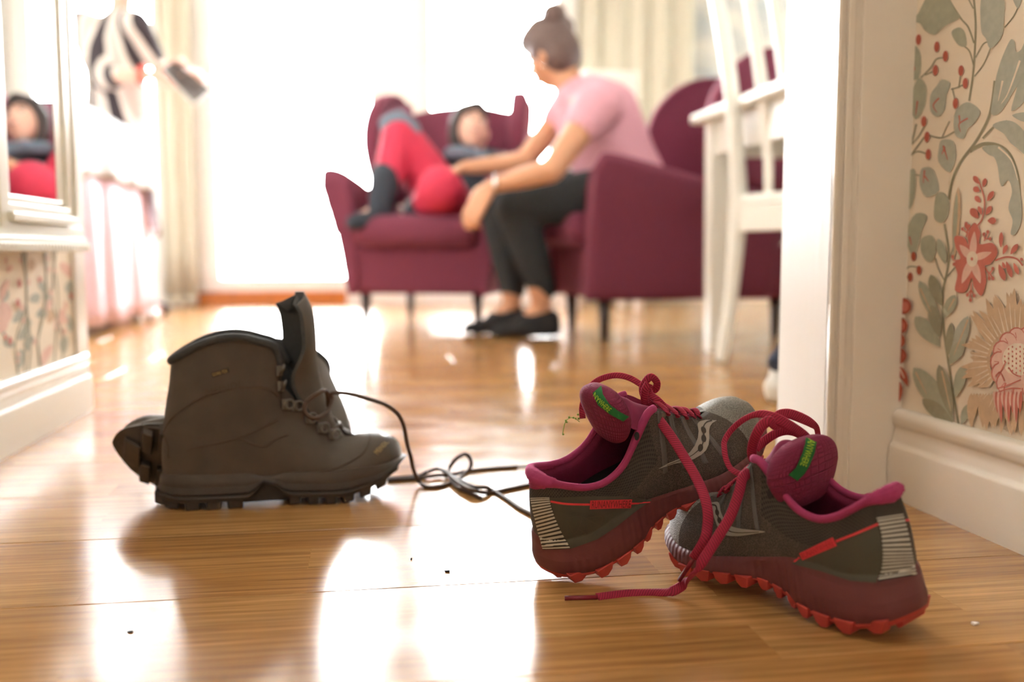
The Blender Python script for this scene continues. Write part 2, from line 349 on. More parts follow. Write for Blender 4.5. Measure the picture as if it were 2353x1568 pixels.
# ================================================================ WALLPAPER PRINT (flat ink on the right hall wall)
INK = {}
def ink(n, c, noise=.12):
    if n not in INK: INK[n] = mat('wallpaper_ink_' + n, c, .75, noise=noise, nscale=120)
    return INK[n]
ink('sage', lin(176, 179, 160)); ink('grey_green', lin(182, 186, 174)); ink('olive', lin(160, 157, 134)); ink('stem', lin(156, 152, 128)); ink('berry', lin(192, 104, 88)); ink('rose', lin(204, 118, 104))
ink('tan', lin(212, 184, 152)); ink('blush', lin(232, 194, 180)); ink('pale', lin(240, 226, 208)); ink('brick', lin(172, 84, 62))
INKN = list(INK); INKM = [INK[k] for k in INKN]
class Print:
    def __init__(s, p0, n): s.p0 = p0; s.n = n; s.vs = []; s.fs = []; s.mi = []; s.layer = 0
    def add(s, pts, c):
        s.layer += 1
        off = s.n * (.00025 + .000012 * s.layer)
        b = len(s.vs); P = [Vector(p) + off for p in pts]; s.vs += P
        for t in tessellate_polygon([P]): s.fs.append(tuple(b + i for i in t)); s.mi.append(INKN.index(c))
    def px(s, pts): return [onplane(x, y, s.p0, s.n) for x, y in pts]
    def closed(s, pts, c, k=5):
        q = [(x, y, 0) for x, y in pts]; m = len(q); P = catmull(q[-2:] + q + q[:3], k)[2 * k:(2 + m) * k]
        s.add(s.px([(p.x, p.y) for p in P]), c)
    def poly(s, pts, c): s.add(s.px(pts), c)
    def stroke(s, pts, w, c, w2=None):
        P = catmull([(x, y, 0) for x, y in pts], 6); m = len(P); Lf, Rt = [], []
        for i, p in enumerate(P):
            t = (P[min(i + 1, m - 1)] - P[max(i - 1, 0)]).normalized(); ww = w + ((w2 if w2 is not None else w) - w) * i / (m - 1)
            Lf.append((p.x - t.y * ww / 2, p.y + t.x * ww / 2)); Rt.append((p.x + t.y * ww / 2, p.y - t.x * ww / 2))
        s.layer += 1; off = s.n * (.00025 + .000012 * s.layer); b = len(s.vs)
        s.vs += [q + off for q in s.px(Lf)] + [q + off for q in s.px(Rt)]
        for i in range(m - 1): s.fs.append((b + i, b + i + 1, b + m + i + 1, b + m + i)); s.mi.append(INKN.index(c))
    def dot(s, x, y, rx, ry, c, a=0):
        s.poly([(x + rx * math.cos(t) * math.cos(a) - ry * math.sin(t) * math.sin(a), y + rx * math.cos(t) * math.sin(a) + ry * math.sin(t) * math.cos(a)) for t in [k * math.pi / 7 for k in range(14)]], c)
    def leaf(s, x0, y0, x1, y1, w, c, bend=0, serr=0):
        d = Vector((x1 - x0, y1 - y0)); n = Vector((-d.y, d.x)).normalized(); L = d.length; up, dn = [], []
        K = 13
        for i in range(K + 1):
            t = i / K; wid = w * math.sin(math.pi * t ** .8) ** .8 if 0 < t < 1 else 0
            wid *= 1 + (serr * (1 if i % 2 else -1))
            mid = Vector((x0, y0)) + d * t + n * bend * math.sin(math.pi * t)
            up.append(tuple(mid + n * wid)); dn.append(tuple(mid - n * wid))
        s.poly(up + dn[-2:0:-1], c)
    def build(s, parent): return mk('wallpaper_print', s.vs, s.fs, INKM, parent, False, s.mi)
pr = Print(RB0 - RN * BT, RN)
c7 = lambda L: [(2030 + x / 3.0155, y / 3.0155) for x, y in L]
c8 = lambda L: [(2030 + x / 2.904, 480 + y / 2.904) for x, y in L]
# stems
for pts, w in (([(625, -40), (640, 150), (635, 350), (622, 520), (595, 700)], 14), ([(630, 470), (600, 360), (560, 320)], 10), ([(630, 300), (590, 190), (540, 130), (470, 20), (440, -60)], 12), ([(632, 530), (700, 440), (745, 330)], 9), ([(640, 400), (690, 310), (725, 290)], 9), ([(840, 190), (900, 120), (940, 40)], 9), ([(585, -20), (625, 60)], 9),
               ([(455, 1385), (480, 1250), (540, 1120), (650, 970), (740, 790), (775, 560)], 20), ([(600, 1050), (690, 1000), (800, 1010), (880, 1080), (930, 1220), (940, 1350)], 26), ([(690, 960), (780, 870), (860, 840)], 16),
               ([(120, 1190), (160, 1110), (200, 980), (230, 860)], 13), ([(160, 1110), (155, 900)], 11), ([(190, 1080), (250, 1000), (285, 950)], 11), ([(190, 1080), (240, 1050), (310, 1070)], 10), ([(200, 1000), (250, 940), (300, 850)], 10), ([(320, 940), (410, 955), (500, 910)], 11), ([(410, 950), (440, 880), (460, 840)], 8),
               ([(260, 540), (330, 470), (370, 410), (430, 400)], 10), ([(290, 520), (360, 490)], 9), ([(470, 620), (520, 605), (570, 580)], 9), ([(480, 610), (500, 700)], 9), ([(525, 610), (540, 500)], 9), ([(220, 1210), (270, 1220)], 9)):
    pr.stroke(c7(pts), w / 3.0155, 'stem')
for pts, w in (([(505, 1440), (480, 1300), (440, 1050), (405, 800), (400, 560), (440, 330), (410, 100)], 15), ([(410, 480), (370, 400), (350, 330)], 9), ([(430, 450), (500, 370)], 8), ([(430, 380), (470, 250), (480, 190)], 8), ([(100, 480), (90, 380), (130, 290), (170, 230)], 22), ([(110, 460), (170, 390), (230, 390)], 9), ([(110, 470), (180, 450)], 8)):
    pr.stroke(c8(pts), w / 2.904, 'stem')
# large leaves (upper part)
pr.closed(c7([(155, 150), (230, 110), (270, 40), (330, -60), (430, -60), (500, 70), (535, 120), (430, 180), (360, 240), (290, 210), (250, 160)]), 'sage')
pr.closed(c7([(690, -40), (830, -40), (840, 140), (820, 260), (745, 335), (715, 270), (680, 200)]), 'grey_green')
pr.closed(c7([(475, 225), (530, 190), (570, 230), (578, 320), (520, 310)]), 'sage')
pr.closed(c7([(900, -20), (960, -20), (935, 60)]), 'grey_green')
pr.closed(c7([(165, -20), (230, -20), (190, 40), (160, 30)]), 'sage')
pr.closed(c7([(885, 275), (915, 300), (925, 360), (960, 340), (1010, 260), (1010, 640), (890, 770), (930, 600), (850, 730), (800, 790), (750, 790), (760, 690), (780, 560), (800, 480), (830, 390)]), 'grey_green', 4)
pr.closed(c7([(895, 800), (1000, 780), (1000, 850)]), 'grey_green')
pr.closed(c7([(760, 870), (850, 835), (930, 860), (1000, 950), (1000, 1080), (900, 1010), (840, 930)]), 'grey_green')
pr.closed(c7([(690, 1020), (800, 1010), (880, 1080), (930, 1200), (960, 1400), (960, 1530), (920, 1620), (885, 1620), (900, 1530), (870, 1440), (895, 1330), (870, 1250), (820, 1290), (795, 1150), (770, 1090), (730, 1070)]), 'grey_green', 4)
for pts in ([(800, 1020), (890, 1110), (935, 1250)], [(830, 560), (800, 700)], [(950, 420), (870, 640), (820, 720)], [(760, 945), (860, 980), (1000, 1090)]): pr.stroke(c7(pts), 5, 'pale', 1)
# ivy leaves with red veins
for pts in ([(140, 310), (230, 320), (265, 400), (250, 540), (180, 550), (135, 510)], [(250, 540), (300, 600), (290, 740), (225, 830), (185, 690), (215, 600)], [(410, 550), (470, 580), (440, 660), (430, 760), (380, 810), (330, 770), (330, 660), (370, 600)], [(600, 710), (675, 770), (640, 850), (590, 890), (560, 960), (500, 930), (495, 800), (540, 730)],
            [(410, 970), (490, 980), (505, 1090), (465, 1195), (385, 1120), (390, 1020)], [(290, 1160), (350, 1180), (390, 1320), (300, 1365), (255, 1280), (260, 1190)], [(130, 1230), (215, 1170), (230, 1280), (205, 1420), (155, 1465), (105, 1420), (110, 1310)], [(230, 1480), (310, 1500), (270, 1600), (220, 1780), (170, 1700), (170, 1580)], [(120, 1560), (165, 1530), (160, 1600), (100, 1640)]):
    pr.closed(c7(pts), 'sage' if pts[0][0] < 260 else 'grey_green', 3)
for pts in ([(195, 430), (220, 480), (180, 520)], [(240, 700), (228, 800)], [(390, 680), (350, 730), (375, 780)], [(590, 820), (530, 860), (540, 915)], [(530, 800), (535, 860)], [(420, 1010), (450, 1110)], [(430, 1020), (410, 1070)], [(290, 1180), (280, 1270)], [(290, 1220), (320, 1260)], [(180, 1330), (150, 1420)], [(120, 1380), (150, 1420)], [(185, 1640), (200, 1700)]):
    pr.stroke(c7(pts), 4, 'berry', 1.5)
for x, y in ((248, 275), (375, 325), (435, 390), (365, 488), (543, 490), (573, 577), (505, 717), (285, 842), (147, 872), (307, 950), (316, 1070)): pr.dot(*c7([(x, y)])[0], 6.2, 12.5, 'berry', .05)
for x, y in ((207, 318), (243, 410), (184, 456)): pr.dot(*c8([(x, y)])[0], 6, 11, 'brick')
# buds and slim leaf
pr.closed(c7([(380, 1340), (430, 1340), (462, 1400), (450, 1500), (405, 1545), (360, 1510), (362, 1400)]), 'sage'); pr.closed(c8([(270, 190), (330, 180), (357, 250), (340, 340), (300, 352), (262, 300), (252, 230)]), 'sage')
pr.leaf(*c7([(525, 1295)])[0], *c7([(495, 1800)])[0], 9, 'tan'); pr.leaf(*c7([(515, 1330)])[0], *c7([(490, 1780)])[0], 5, 'sage')
# sprig of red drops
pr.stroke(c7([(640, 1580), (690, 1520), (708, 1400), (680, 1290), (650, 1230)]), 3, 'rose')
for a, b, w in (((632, 1220), (668, 1275), 6), ((715, 1235), (697, 1300), 5), ((630, 1300), (675, 1328), 7), ((642, 1360), (680, 1405), 6), ((770, 1325), (725, 1395), 6), ((612, 1445), (665, 1515), 9), ((665, 1430), (688, 1490), 5), ((755, 1428), (715, 1490), 6), ((790, 1530), (728, 1530), 8), ((575, 1545), (600, 1600), 5)):
    pr.leaf(*c7([a])[0], *c7([b])[0], w, 'rose')
# six-petalled flower
pr.closed(c8([(615, 92), (655, 160), (650, 235), (735, 228), (770, 295), (720, 370), (685, 385), (695, 480), (662, 582), (610, 520), (597, 465), (555, 555), (485, 545), (500, 440), (480, 360), (520, 330), (490, 260), (482, 185), (545, 190), (575, 240), (570, 170)]), 'rose', 4)
for a, b, w in (((600, 335), (615, 150), 8), ((600, 335), (730, 290), 8), ((600, 335), (655, 500), 9), ((600, 335), (530, 500), 9), ((600, 335), (515, 240), 9)): pr.leaf(*c8([a])[0], *c8([b])[0], w, 'blush')
pr.dot(*c8([(600, 335)])[0], 13, 18, 'pale'); pr.dot(*c8([(598, 335)])[0], 3, 4, 'rose')
for pts in ([(560, 190), (570, 140), (560, 100)], [(565, 160), (535, 135)], [(565, 150), (580, 115)], [(680, 215), (700, 180), (705, 155)], [(690, 200), (720, 200)], [(685, 205), (680, 170)], [(525, 340), (480, 345), (470, 320)], [(500, 342), (480, 370)], [(685, 390), (715, 430), (740, 400)], [(710, 420), (715, 465)], [(720, 430), (740, 465)], [(597, 490), (592, 560), (590, 610)], [(594, 540), (570, 575)], [(594, 540), (615, 580)]):
    pr.stroke(c8(pts), 3, 'rose'); pr.dot(*c8([pts[-1]])[0], 3.6, 4.4, 'rose')
pr.stroke(c8([(755, 345), (830, 322), (900, 335), (940, 380)]), 4, 'rose')
for a, b, w in (((797, 155), (793, 260), 5), ((835, 240), (808, 305), 5), ((908, 235), (858, 305), 6), ((780, 370), (820, 480), 7), ((805, 355), (822, 400), 4), ((830, 350), (868, 460), 6), ((880, 360), (912, 440), 5), ((940, 330), (925, 345), 4)): pr.leaf(*c8([b if a[1] > 345 else a])[0], *c8([a if a[1] > 345 else b])[0], w, 'rose')
# leaf stem rising from the baseboard
for a, b, w, c in (((250, 480), (385, 780), 14, 'sage'), ((325, 440), (395, 650), 14, 'olive'), ((220, 720), (390, 920), 18, 'sage'), ((330, 640), (385, 860), 14, 'olive'), ((490, 575), (412, 730), 13, 'sage'), ((575, 715), (450, 1040), 16, 'grey_green'), ((545, 880), (450, 1040), 14, 'sage'), ((465, 760), (435, 1000), 9, 'olive'), ((210, 1060), (480, 1420), 24, 'sage'), ((380, 1040), (470, 1400), 15, 'olive'), ((270, 1270), (480, 1440), 16, 'olive'), ((545, 1045), (490, 1260), 13, 'sage'), ((585, 1300), (530, 1440), 10, 'sage'), ((375, 200), (425, 370), 10, 'sage')):
    pr.leaf(*c8([a])[0], *c8([b])[0], w, c)
for a, b in (((400, 1080), (460, 1350)), ((255, 530), (330, 690)), ((485, 600), (440, 680)), ((575, 740), (480, 980)), ((225, 1090), (300, 1240))): pr.stroke(c8([a, b]), 4.5, 'tan', 1)
# large tan feathered flower with blush heart
random.seed(3)
cx, cy = 2030 + 905 / 2.904, 480 + 1020 / 2.904
for k in range(30):
    a = math.radians(80 + k * 200 / 46); r1 = 120 + random.uniform(-18, 14); x, y = cx + math.cos(a) * 60, cy - math.sin(a) * 66
    pr.leaf(x, y, cx + math.cos(a + random.uniform(-.1, .1)) * r1, cy - math.sin(a) * (r1 * 1.32), random.uniform(7, 11), 'tan', random.uniform(-6, 6))
for k in range(20):
    x = 2030 + (600 + k * 20) / 2.904; pr.leaf(x, 480 + 1230 / 2.904, x + random.uniform(-14, 6), 480 + (1430 + 40 * random.random()) / 2.904 + k * 1.2, 8, 'tan', random.uniform(-4, 4))
for k in range(26):
    a = math.radians(85 + k * 190 / 26); pr.stroke([(cx + math.cos(a) * 68, cy - math.sin(a) * 74), (cx + math.cos(a) * (98 + 14 * random.random()), cy - math.sin(a) * (118 + 20 * random.random()))], 3.2, 'pale', .6)
for k in range(11):
    a = math.radians(55 + k * 24); x, y = cx + 12 + math.cos(a) * 52, cy + 6 - math.sin(a) * 62
    pr.dot(x, y, 21, 25, 'rose'); pr.dot(x + 1, y + 1, 19, 23, 'blush'); pr.stroke([(x, y), (x + math.cos(a) * 11, y - math.sin(a) * 13)], 1.6, 'rose')
pr.dot(cx + 6, cy + 6, 46, 56, 'blush'); pr.dot(cx + 4, cy - 5, 36, 38, 'pale')
for i in range(7):
    for j in range(6):
        x, y = cx - 26 + i * 9, cy - 34 + j * 11 + (i % 2) * 5
        if ((x - cx - 4) / 33) ** 2 + ((y - cy + 5) / 35) ** 2 < 1: pr.dot(x, y, 1.7, 2.6, 'rose')
for pts in ([(770, 1120), (800, 1090), (830, 1150)], [(780, 1200), (870, 1170), (940, 1140)], [(770, 1230), (860, 1200), (940, 1200)], [(840, 1020), (800, 1100)], [(860, 1060), (890, 1100), (940, 1120)]): pr.stroke(c8(pts), 3, 'rose')
for k in range(14):
    x = 2030 + (760 + k * 14) / 2.904; pr.leaf(x, 480 + 1215 / 2.904, x + 4 - k * .5, 480 + (1330 + (k % 4) * 35) / 2.904, 4, 'rose' if k % 2 else 'blush')
# red scalloped flower cut by the casing
for x, y in ((95, 570), (155, 650), (130, 780), (115, 880), (125, 980)): pr.dot(*c8([(x, y)])[0], 18, 19, 'brick'); pr.dot(*c8([(x + 8, y + 4)])[0], 9, 11, 'rose')
pr.closed(c8([(60, 680), (130, 690), (150, 800), (140, 900), (150, 1010), (60, 1040)]), 'brick'); pr.leaf(*c8([(70, 1040)])[0], *c8([(185, 1190)])[0], 10, 'brick', -8); pr.leaf(*c8([(60, 1115)])[0], *c8([(130, 1290)])[0], 11, 'brick', -8)
for pts in ([(70, 920), (110, 910), (110, 990)], [(70, 1010), (110, 1030), (160, 1130)], [(72, 590), (110, 570), (120, 620)]): pr.stroke(c8(pts), 4, 'pale', 2)
for x, y in ((78, 1325),): pr.dot(*c8([(x, y)])[0], 4, 5, 'brick')
wp = pr.build(wall_r)
def repeat_print(o, d, step, cols, rise, rows):          # the paper goes on along and up the wall
    for i in range(cols):
        for j in range(rows):
            if i or j:
                c = o.copy(); C.objects.link(c); c.parent = o.parent; c.location = d * step * i + Vector((0, 0, rise * j))
repeat_print(wp, RD, .27, 7, .50, 4)
# same paper on the left hall wall, below and beside the mirror; paler inks put the glare into the colour
random.seed(11)
pw = Print(LB0 - LN * BT, LN)
for k in range(34):
    x = random.uniform(-30, 172); y = random.uniform(585, 880); a = random.uniform(-1, 1) + math.pi / 2; L = random.uniform(28, 70)
    pw.leaf(x, y, x + math.cos(a) * L * .6, y + math.sin(a) * L, random.uniform(7, 14), random.choice(['grey_green', 'grey_green', 'tan', 'blush']), random.uniform(-6, 6))
for k in range(7):
    x = random.uniform(-10, 170); pw.stroke([(x, 570), (x + random.uniform(-20, 20), 690), (x + random.uniform(-30, 30), 790), (x, 900)], 3.5, 'stem')
for k in range(30):
    x = random.choice((12, 55, 110, 160)) + random.gauss(0, 12); pw.dot(x, random.uniform(590, 860), random.uniform(3, 5), random.uniform(6, 10), random.choice(['rose', 'blush', 'blush']))
for x, y in ((0, 740), (8, 720)): pw.dot(x, y, 18, 26, 'blush')
wq = pw.build(wall_l)
repeat_print(wq, LD, .46, 4, .215, 1)
# ================================================================ MIRROR
MD = Vector((-.112, 1, 0)).normalized(); MN = Vector((MD.y, -MD.x, 0))
mp0 = atY(190, 579, 1.72); mp0.z = 0
MM = Matrix((MD, -MN, Vector((0, 0, 1)))).transposed().to_4x4(); MM.translation = mp0 + MN * .0      # local x away along wall, -y out of the wall
M_FRAME = mat('cream_mirror_frame', lin(230, 226, 212), .3, bump=.1, bscale=90)
M_MIRROR = mat('mirror_silver', (.92, .94, .93, 1), .0, metal=1)
mir = empty('wall_mirror', MM, 'cream framed mirror with a stepped lower ledge hanging low on the left hall wall', 'mirror')
bm = bmesh.new()
X1, X0, Z0, Z1 = 0.0, -.45, .305, 1.20
gx1, gx0, gz0, gz1 = -.115, -.320, .384, 1.10
def fr(bm, a0, a1, b0, b1, d0, d1): box(bm, a0, a1, d0, d1, b0, b1, None, .003)
fr(bm, gx1, X1 - .01, Z0 + .02, Z1, .0, .022); fr(bm, gx1 + .035, gx1 + .06, Z0 + .03, Z1, -.005, .002); fr(bm, X1 - .045, X1 - .012, Z0 + .02, Z1, -.008, .002)
fr(bm, X0, gx0, Z0 + .02, Z1, .0, .022); fr(bm, gx0 - .055, gx0 - .02, Z0 + .03, Z1, -.012, .002); fr(bm, gx0, gx1, gz1, Z1, 0, .022)
bmo('frame_moulding', bm, M_FRAME, mir)
bm = bmesh.new()
fr(bm, X0, X1 - .05, .300, .314, -.030, .022); fr(bm, X0, X1 - .045, .314, .324, -.022, .022); fr(bm, X0, X1 - .03, .324, .344, -.010, .022); fr(bm, gx0 - .03, gx1 + .035, .344, .358, -.020, .022); fr(bm, gx0 - .02, gx1 + .03, .358, .372, -.010, .022); fr(bm, gx0 - .01, gx1 + .02, .372, .384, -.002, .022)
bmo('ledge', bm, M_FRAME, mir)
bm = bmesh.new()
for i in range(29): box(bm, X0 + i * .0134, X0 + i * .0134 + .008, -.034, -.029, .302, .312)
bmo('beading', bm, M_FRAME, mir)
boxo('mirror_glass', (gx0, gx1, .001, .006, gz0, gz1), M_MIRROR, mir)

# ================================================================ ARMCHAIRS
M_BURG = mat('burgundy_wool_upholstery', lin(118, 50, 72), .9, noise=.25, nscale=260, bump=.3, bscale=900, sheen=.35)
M_DARKLEG = mat('dark_stained_beech', lin(48, 30, 24), .35, noise=.3, nscale=30)
def soft_box(name, dims, m, parent, bev=.05, puff=0, tilt=None, sub=2):
    x0, x1, y0, y1, z0, z1 = dims; bm = bmesh.new(); box(bm, *dims)
    bmesh.ops.subdivide_edges(bm, edges=bm.edges[:], cuts=3, use_grid_fill=True)
    c = Vector(((x0 + x1) / 2, (y0 + y1) / 2, (z0 + z1) / 2)); h = Vector(((x1 - x0) / 2, (y1 - y0) / 2, (z1 - z0) / 2))
    for v in bm.verts:
        q = v.co - c; n = Vector((q.x / h.x, q.y / h.y, q.z / h.z)); 
        if puff:
            k = (1 - n.x ** 2) * (1 - n.y ** 2) if abs(n.z) > .99 else ((1 - n.y ** 2) * (1 - n.z ** 2) if abs(n.x) > .99 else (1 - n.x ** 2) * (1 - n.z ** 2))
            v.co += Vector((n.x * (abs(n.x) > .99), n.y * (abs(n.y) > .99), n.z * (abs(n.z) > .99))) * puff * k
        if tilt: v.co = tilt(v.co)
    o = bmo(name, bm, m, parent, True)
    b = o.modifiers.new('round', 'BEVEL'); b.width = bev; b.segments = 4; b.limit_method = 'ANGLE'; b.angle_limit = math.radians(40); b.harden_normals = False
    return o
def make_armchair():
    """faces local -y; x is across"""
    r = empty('wing_armchair')
    def tb(v):  # base narrows downwards
        k = (v.z - .15) / .2; v = v.copy(); v.x *= .90 + .10 * min(1, max(0, k)); v.y = v.y + (-.02 if v.y < 0 else 0) * k; return v
    soft_box('seat_base', (-.335, .335, -.36, .36, .15, .34), M_BURG, r, .02, 0, tb)
    soft_box('seat_cushion', (-.265, .265, -.43, .22, .335, .455), M_BURG, r, .045, .018)
    def back(v):
        k = (v.z - .33) / .68; v = v.copy(); v.y += .17 * k; v.x *= 1.0 + .05 * k; v.z -= .035 * (v.x / .3) ** 2 * max(0, k); return v
    soft_box('backrest', (-.275, .275, .20, .33, .33, .985), M_BURG, r, .04, .012, back)
    for s in (-1, 1):
        # arm: side panel flaring outwards, high at the front and dipping towards the wing
        def arm(u, v, s=s):
            y = -.385 + u * .66
            top = .655 - .10 * math.sin(u * math.pi * .55) * u ** .5 - .03 * u
            fl = .085 * (1 - u) ** 1.2
            ang = v * 2 * math.pi
            # section loop: inner bottom, inner top, roll, outer top, outer bottom
            pts = [(.262, .20), (.268, .42), (.272 + fl * .3, top - .06), (.285 + fl * .7, top - .012), (.318 + fl, top), (.352 + fl, top - .02), (.356 + fl * .8, top - .07), (.345 + fl * .3, .42), (.335, .28), (.302, .15)]
            n = len(pts); f = v * n; i = int(f) % n; t = f - int(f); a, b = pts[i], pts[(i + 1) % n]
            p0, p3 = pts[i - 1], pts[(i + 2) % n]
            g = lambda q: .5 * (2 * a[q] + (b[q] - p0[q]) * t + (2 * p0[q] - 5 * a[q] + 4 * b[q] - p3[q]) * t * t + (3 * a[q] - p0[q] - 3 * b[q] + p3[q]) * t ** 3)
            e = 1 - .12 * max(0, (.06 - u) / .06) ** 2
            return Vector((s * (.31 + (g(0) - .31) * e), y, .15 + (g(1) - .15) * (e if g(1) > .4 else 1)))
        nu, nv = 22, 40
        o = grid('armrest', arm, nu, nv, M_BURG, r)
        bmx = bmesh.new(); bmx.from_mesh(o.data); bmesh.ops.remove_doubles(bmx, verts=bmx.verts, dist=.0005); bmesh.ops.holes_fill(bmx, edges=[e for e in bmx.edges if e.is_boundary]); bmesh.ops.recalc_face_normals(bmx, faces=bmx.faces); bmx.to_mesh(o.data); bmx.free()
        for p in o.data.polygons: p.use_smooth = len(p.vertices) < 8
        # wing: ear-shaped side of the back
        prof = [(.30, .54), (.16, .56), (.08, .62), (.035, .70), (.02, .80), (.055, .90), (.14, .985), (.24, 1.02), (.36, 1.01), (.46, .985), (.44, .80), (.40, .60)]
        P = [Vector((0, a, b)) for a, b in prof]; P = catmull(P[-2:] + P + P[:3], 4)[8:8 + 48]
        vs, fs = [], []; n = len(P); cen = Vector((0, .26, .80))
        for x_, k in ((.268, .93), (.252, 1.0), (.262, 1.03), (.30, 1.04), (.325, 1.01), (.335, .94)):
            for p in P:
                q = cen + (p - cen) * k; w = max(0, (.30 - q.y)) * .16; z_ = (q.z - .5) * .06
                vs.append(Vector((s * (x_ + w + z_), q.y, q.z)))
        for i in range(5):
            for k in range(n): fs.append((i * n + k, i * n + (k + 1) % n, (i + 1) * n + (k + 1) % n, (i + 1) * n + k))
        fs.append(tuple(range(n))); fs.append(tuple(5 * n + k for k in range(n)))
        o = mk('wing', vs, fs, M_BURG, r)
        bmx = bmesh.new(); bmx.from_mesh(o.data); bmesh.ops.recalc_face_normals(bmx, faces=bmx.faces); bmx.to_mesh(o.data); bmx.free()
        for p in o.data.polygons: p.use_smooth = len(p.vertices) < 8
        for y in (-.31, .31):
            lathe('leg', [(.013, 0), (.016, .01), (.020, .08), (.024, .155)], M_DARKLEG, r, Matrix.Translation((s * .255, y, 0)), 12)
    for ch in r.children: ch.data.transform(Matrix.Diagonal((.86, 1, .95, 1)))
    return r
def copy_tree(o, parent=None, name=None):
    c = o.copy(); C.objects.link(c); c.parent = parent
    if parent is not None: c.matrix_parent_inverse = o.matrix_parent_inverse.copy()
    for ch in list(o.children): copy_tree(ch, c)
    return c
chair1 = make_armchair()
chair2 = copy_tree(chair1)
def place(o, x, y, rz, z=0): o.matrix_world = Matrix.Translation((x, y, z)) @ Matrix.Rotation(rz, 4, 'Z')
# left chair faces the camera, turned a little to the left
place(chair1, -.290, 3.93, math.radians(-10))
tag(chair1, 'burgundy wing armchair facing the camera with a child curled up in it', 'armchair', 'burgundy wing armchairs')
# right chair in side view, facing left
place(chair2, .575, 3.50, math.radians(-79))
tag(chair2, 'burgundy wing armchair seen from its side, a woman in pink perched on its edge', 'armchair', 'burgundy wing armchairs')

# ================================================================ DINING TABLE AND CHAIR (right)
M_WF = mat('white_painted_furniture', lin(240, 239, 232), .35, bump=.06, bscale=50)
tx, ty = .585, 2.965
TM = Matrix.Translation((tx, ty, 0)) @ HALLM            # origin: far left corner of the top; -y towards camera
dt = empty('dining_table', TM, 'white painted dining table with square legs at the right behind the door lining', 'table')
boxo('table_top', (-.045, 1.15, -1.02, .0, .685, .712), M_WF, dt, bev=.006)
bm = bmesh.new(); box(bm, .0, 1.1, -.052, -.032, .585, .685, None, .002); box(bm, .0, 1.1, -.97, -.95, .585, .685, None, .002); box(bm, .005, .025, -.93, -.06, .585, .685, None, .002); box(bm, 1.07, 1.09, -.93, -.06, .585, .685, None, .002)
bmo('apron', bm, M_WF, dt)
for x in (-.005, 1.05):
    for y in (-.085, -.985):
        bm = bmesh.new(); g = box(bm, x, x + .062, y, y + .062, 0, .685)
        for v in bm.verts:
            if v.co.z < .01: v.co.x = x + .031 + (v.co.x - x - .031) * .78; v.co.y = y + .031 + (v.co.y - y - .031) * .78
        bmo('leg', bm, M_WF, dt)
# chair: local y = facing direction, back posts at y=0
ca = math.radians(-62)
cp = atZ(1688, 830)
CM = Matrix.Translation((cp.x, cp.y, 0)) @ Matrix.Rotation(ca, 4, 'Z')
dc = empty('dining_chair', CM, 'white wooden dining chair with curved back slats in front of the white table', 'chair')
def post(x, w=.034):
    # rear leg and back post in one sabre curve
    path = [(x, -.05, 0), (x, -.018, .18), (x, .0, .40), (x, -.004, .52), (x, -.03, .72), (x, -.075, .92), (x, -.12, 1.06)]
    return path
for x in (0, .40): tube('back_post', post(x), .019, M_WF, dc, 8, 8, 1.15, up=(0, 1, 0), radii=[.015, .018, .023, .021, .019, .018, .016])
for x in (.02, .355):
    bm = bmesh.new(); box(bm, x, x + .036, .385, .421, 0, .42, None, .004); bmo('leg', bm, M_WF, dc)
soft_box('seat', (-.015, .415, -.012, .44, .425, .455), M_WF, dc, .008)
bm = bmesh.new(); box(bm, .01, .39, -.012, .012, .355, .425, None, .003); box(bm, .02, .39, .39, .41, .36, .425, None, .003); box(bm, -.008, .012, .01, .40, .365, .425, None, .003); box(bm, .388, .408, .01, .40, .365, .425, None, .003)
bmo('seat_rail', bm, M_WF, dc)
for x in (.115, .20, .285):
    tube('back_slat', [(x, .002, .44), (x, -.004, .56), (x, -.03, .72), (x, -.072, .90), (x, -.105, 1.0)], .02, M_WF, dc, 8, 6, .32, up=(0, 1, .2), radii=[.017, .020, .024, .021, .018])
tube('top_rail', [(-.02, -.112, 1.03), (.1, -.125, 1.045), (.2, -.13, 1.05), (.3, -.125, 1.045), (.42, -.112, 1.03)], .03, M_WF, dc, 8, 6, .4, up=(0, 1, .3))
# white slip-covered chair back by the curtain
ws = atY(1400, 600, 4.75)
wc = empty('side_chair', Matrix.Translation((ws.x, 4.75, 0)) @ Matrix.Rotation(math.radians(8), 4, 'Z'), 'white high-backed side chair standing behind the woman by the curtain', 'chair')
soft_box('backrest', (-.14, .14, 0, .05, .48, 1.18), M_WF, wc, .022); soft_box('seat', (-.2, .2, .0, .40, .42, .48), M_WF, wc, .02)
for x in (-.18, .14):
    for y in (.01, .35): boxo('leg', (x, x + .04, y, y + .04, 0, .42), M_WF, wc, bev=.004)

# ================================================================ CURTAINS
M_CURT = mat('cream_linen_curtain', lin(204, 199, 180), .9, noise=.08, nscale=80, bump=.15, bscale=600)
def curtain(name, xa, xb, y, z0, z1, folds, amp, label):
    e = empty(name, BM @ Matrix.Translation(((xa + xb) / 2, y, z0)), label, 'curtain'); w = xb - xa
    def f(u, v):
        ph = u * folds * 2 * math.pi; a = amp * (.7 + .3 * math.sin(5 * u + 1)) * (.75 + .25 * v)
        return Vector(((u - .5) * w + .25 * a * math.sin(2 * ph + .5), a * math.sin(ph + .6 * math.sin(9 * u)) + .01 * math.sin(23 * u), (z1 - z0) * (1 - v)))
    grid('curtain_panel', f, folds * 16, 8, M_CURT, e, thick=.003)
    grid('hem', lambda u, v: f(u, .985 + .015 * v) + Vector((0, -.004, 0)), folds * 16, 1, M_CURT, e, thick=.003)
    return e
curtain('curtain', bw(1308), bw(1562), -.16, .02, 2.42, 5, .045, 'long cream curtain hanging in folds right of the windows')
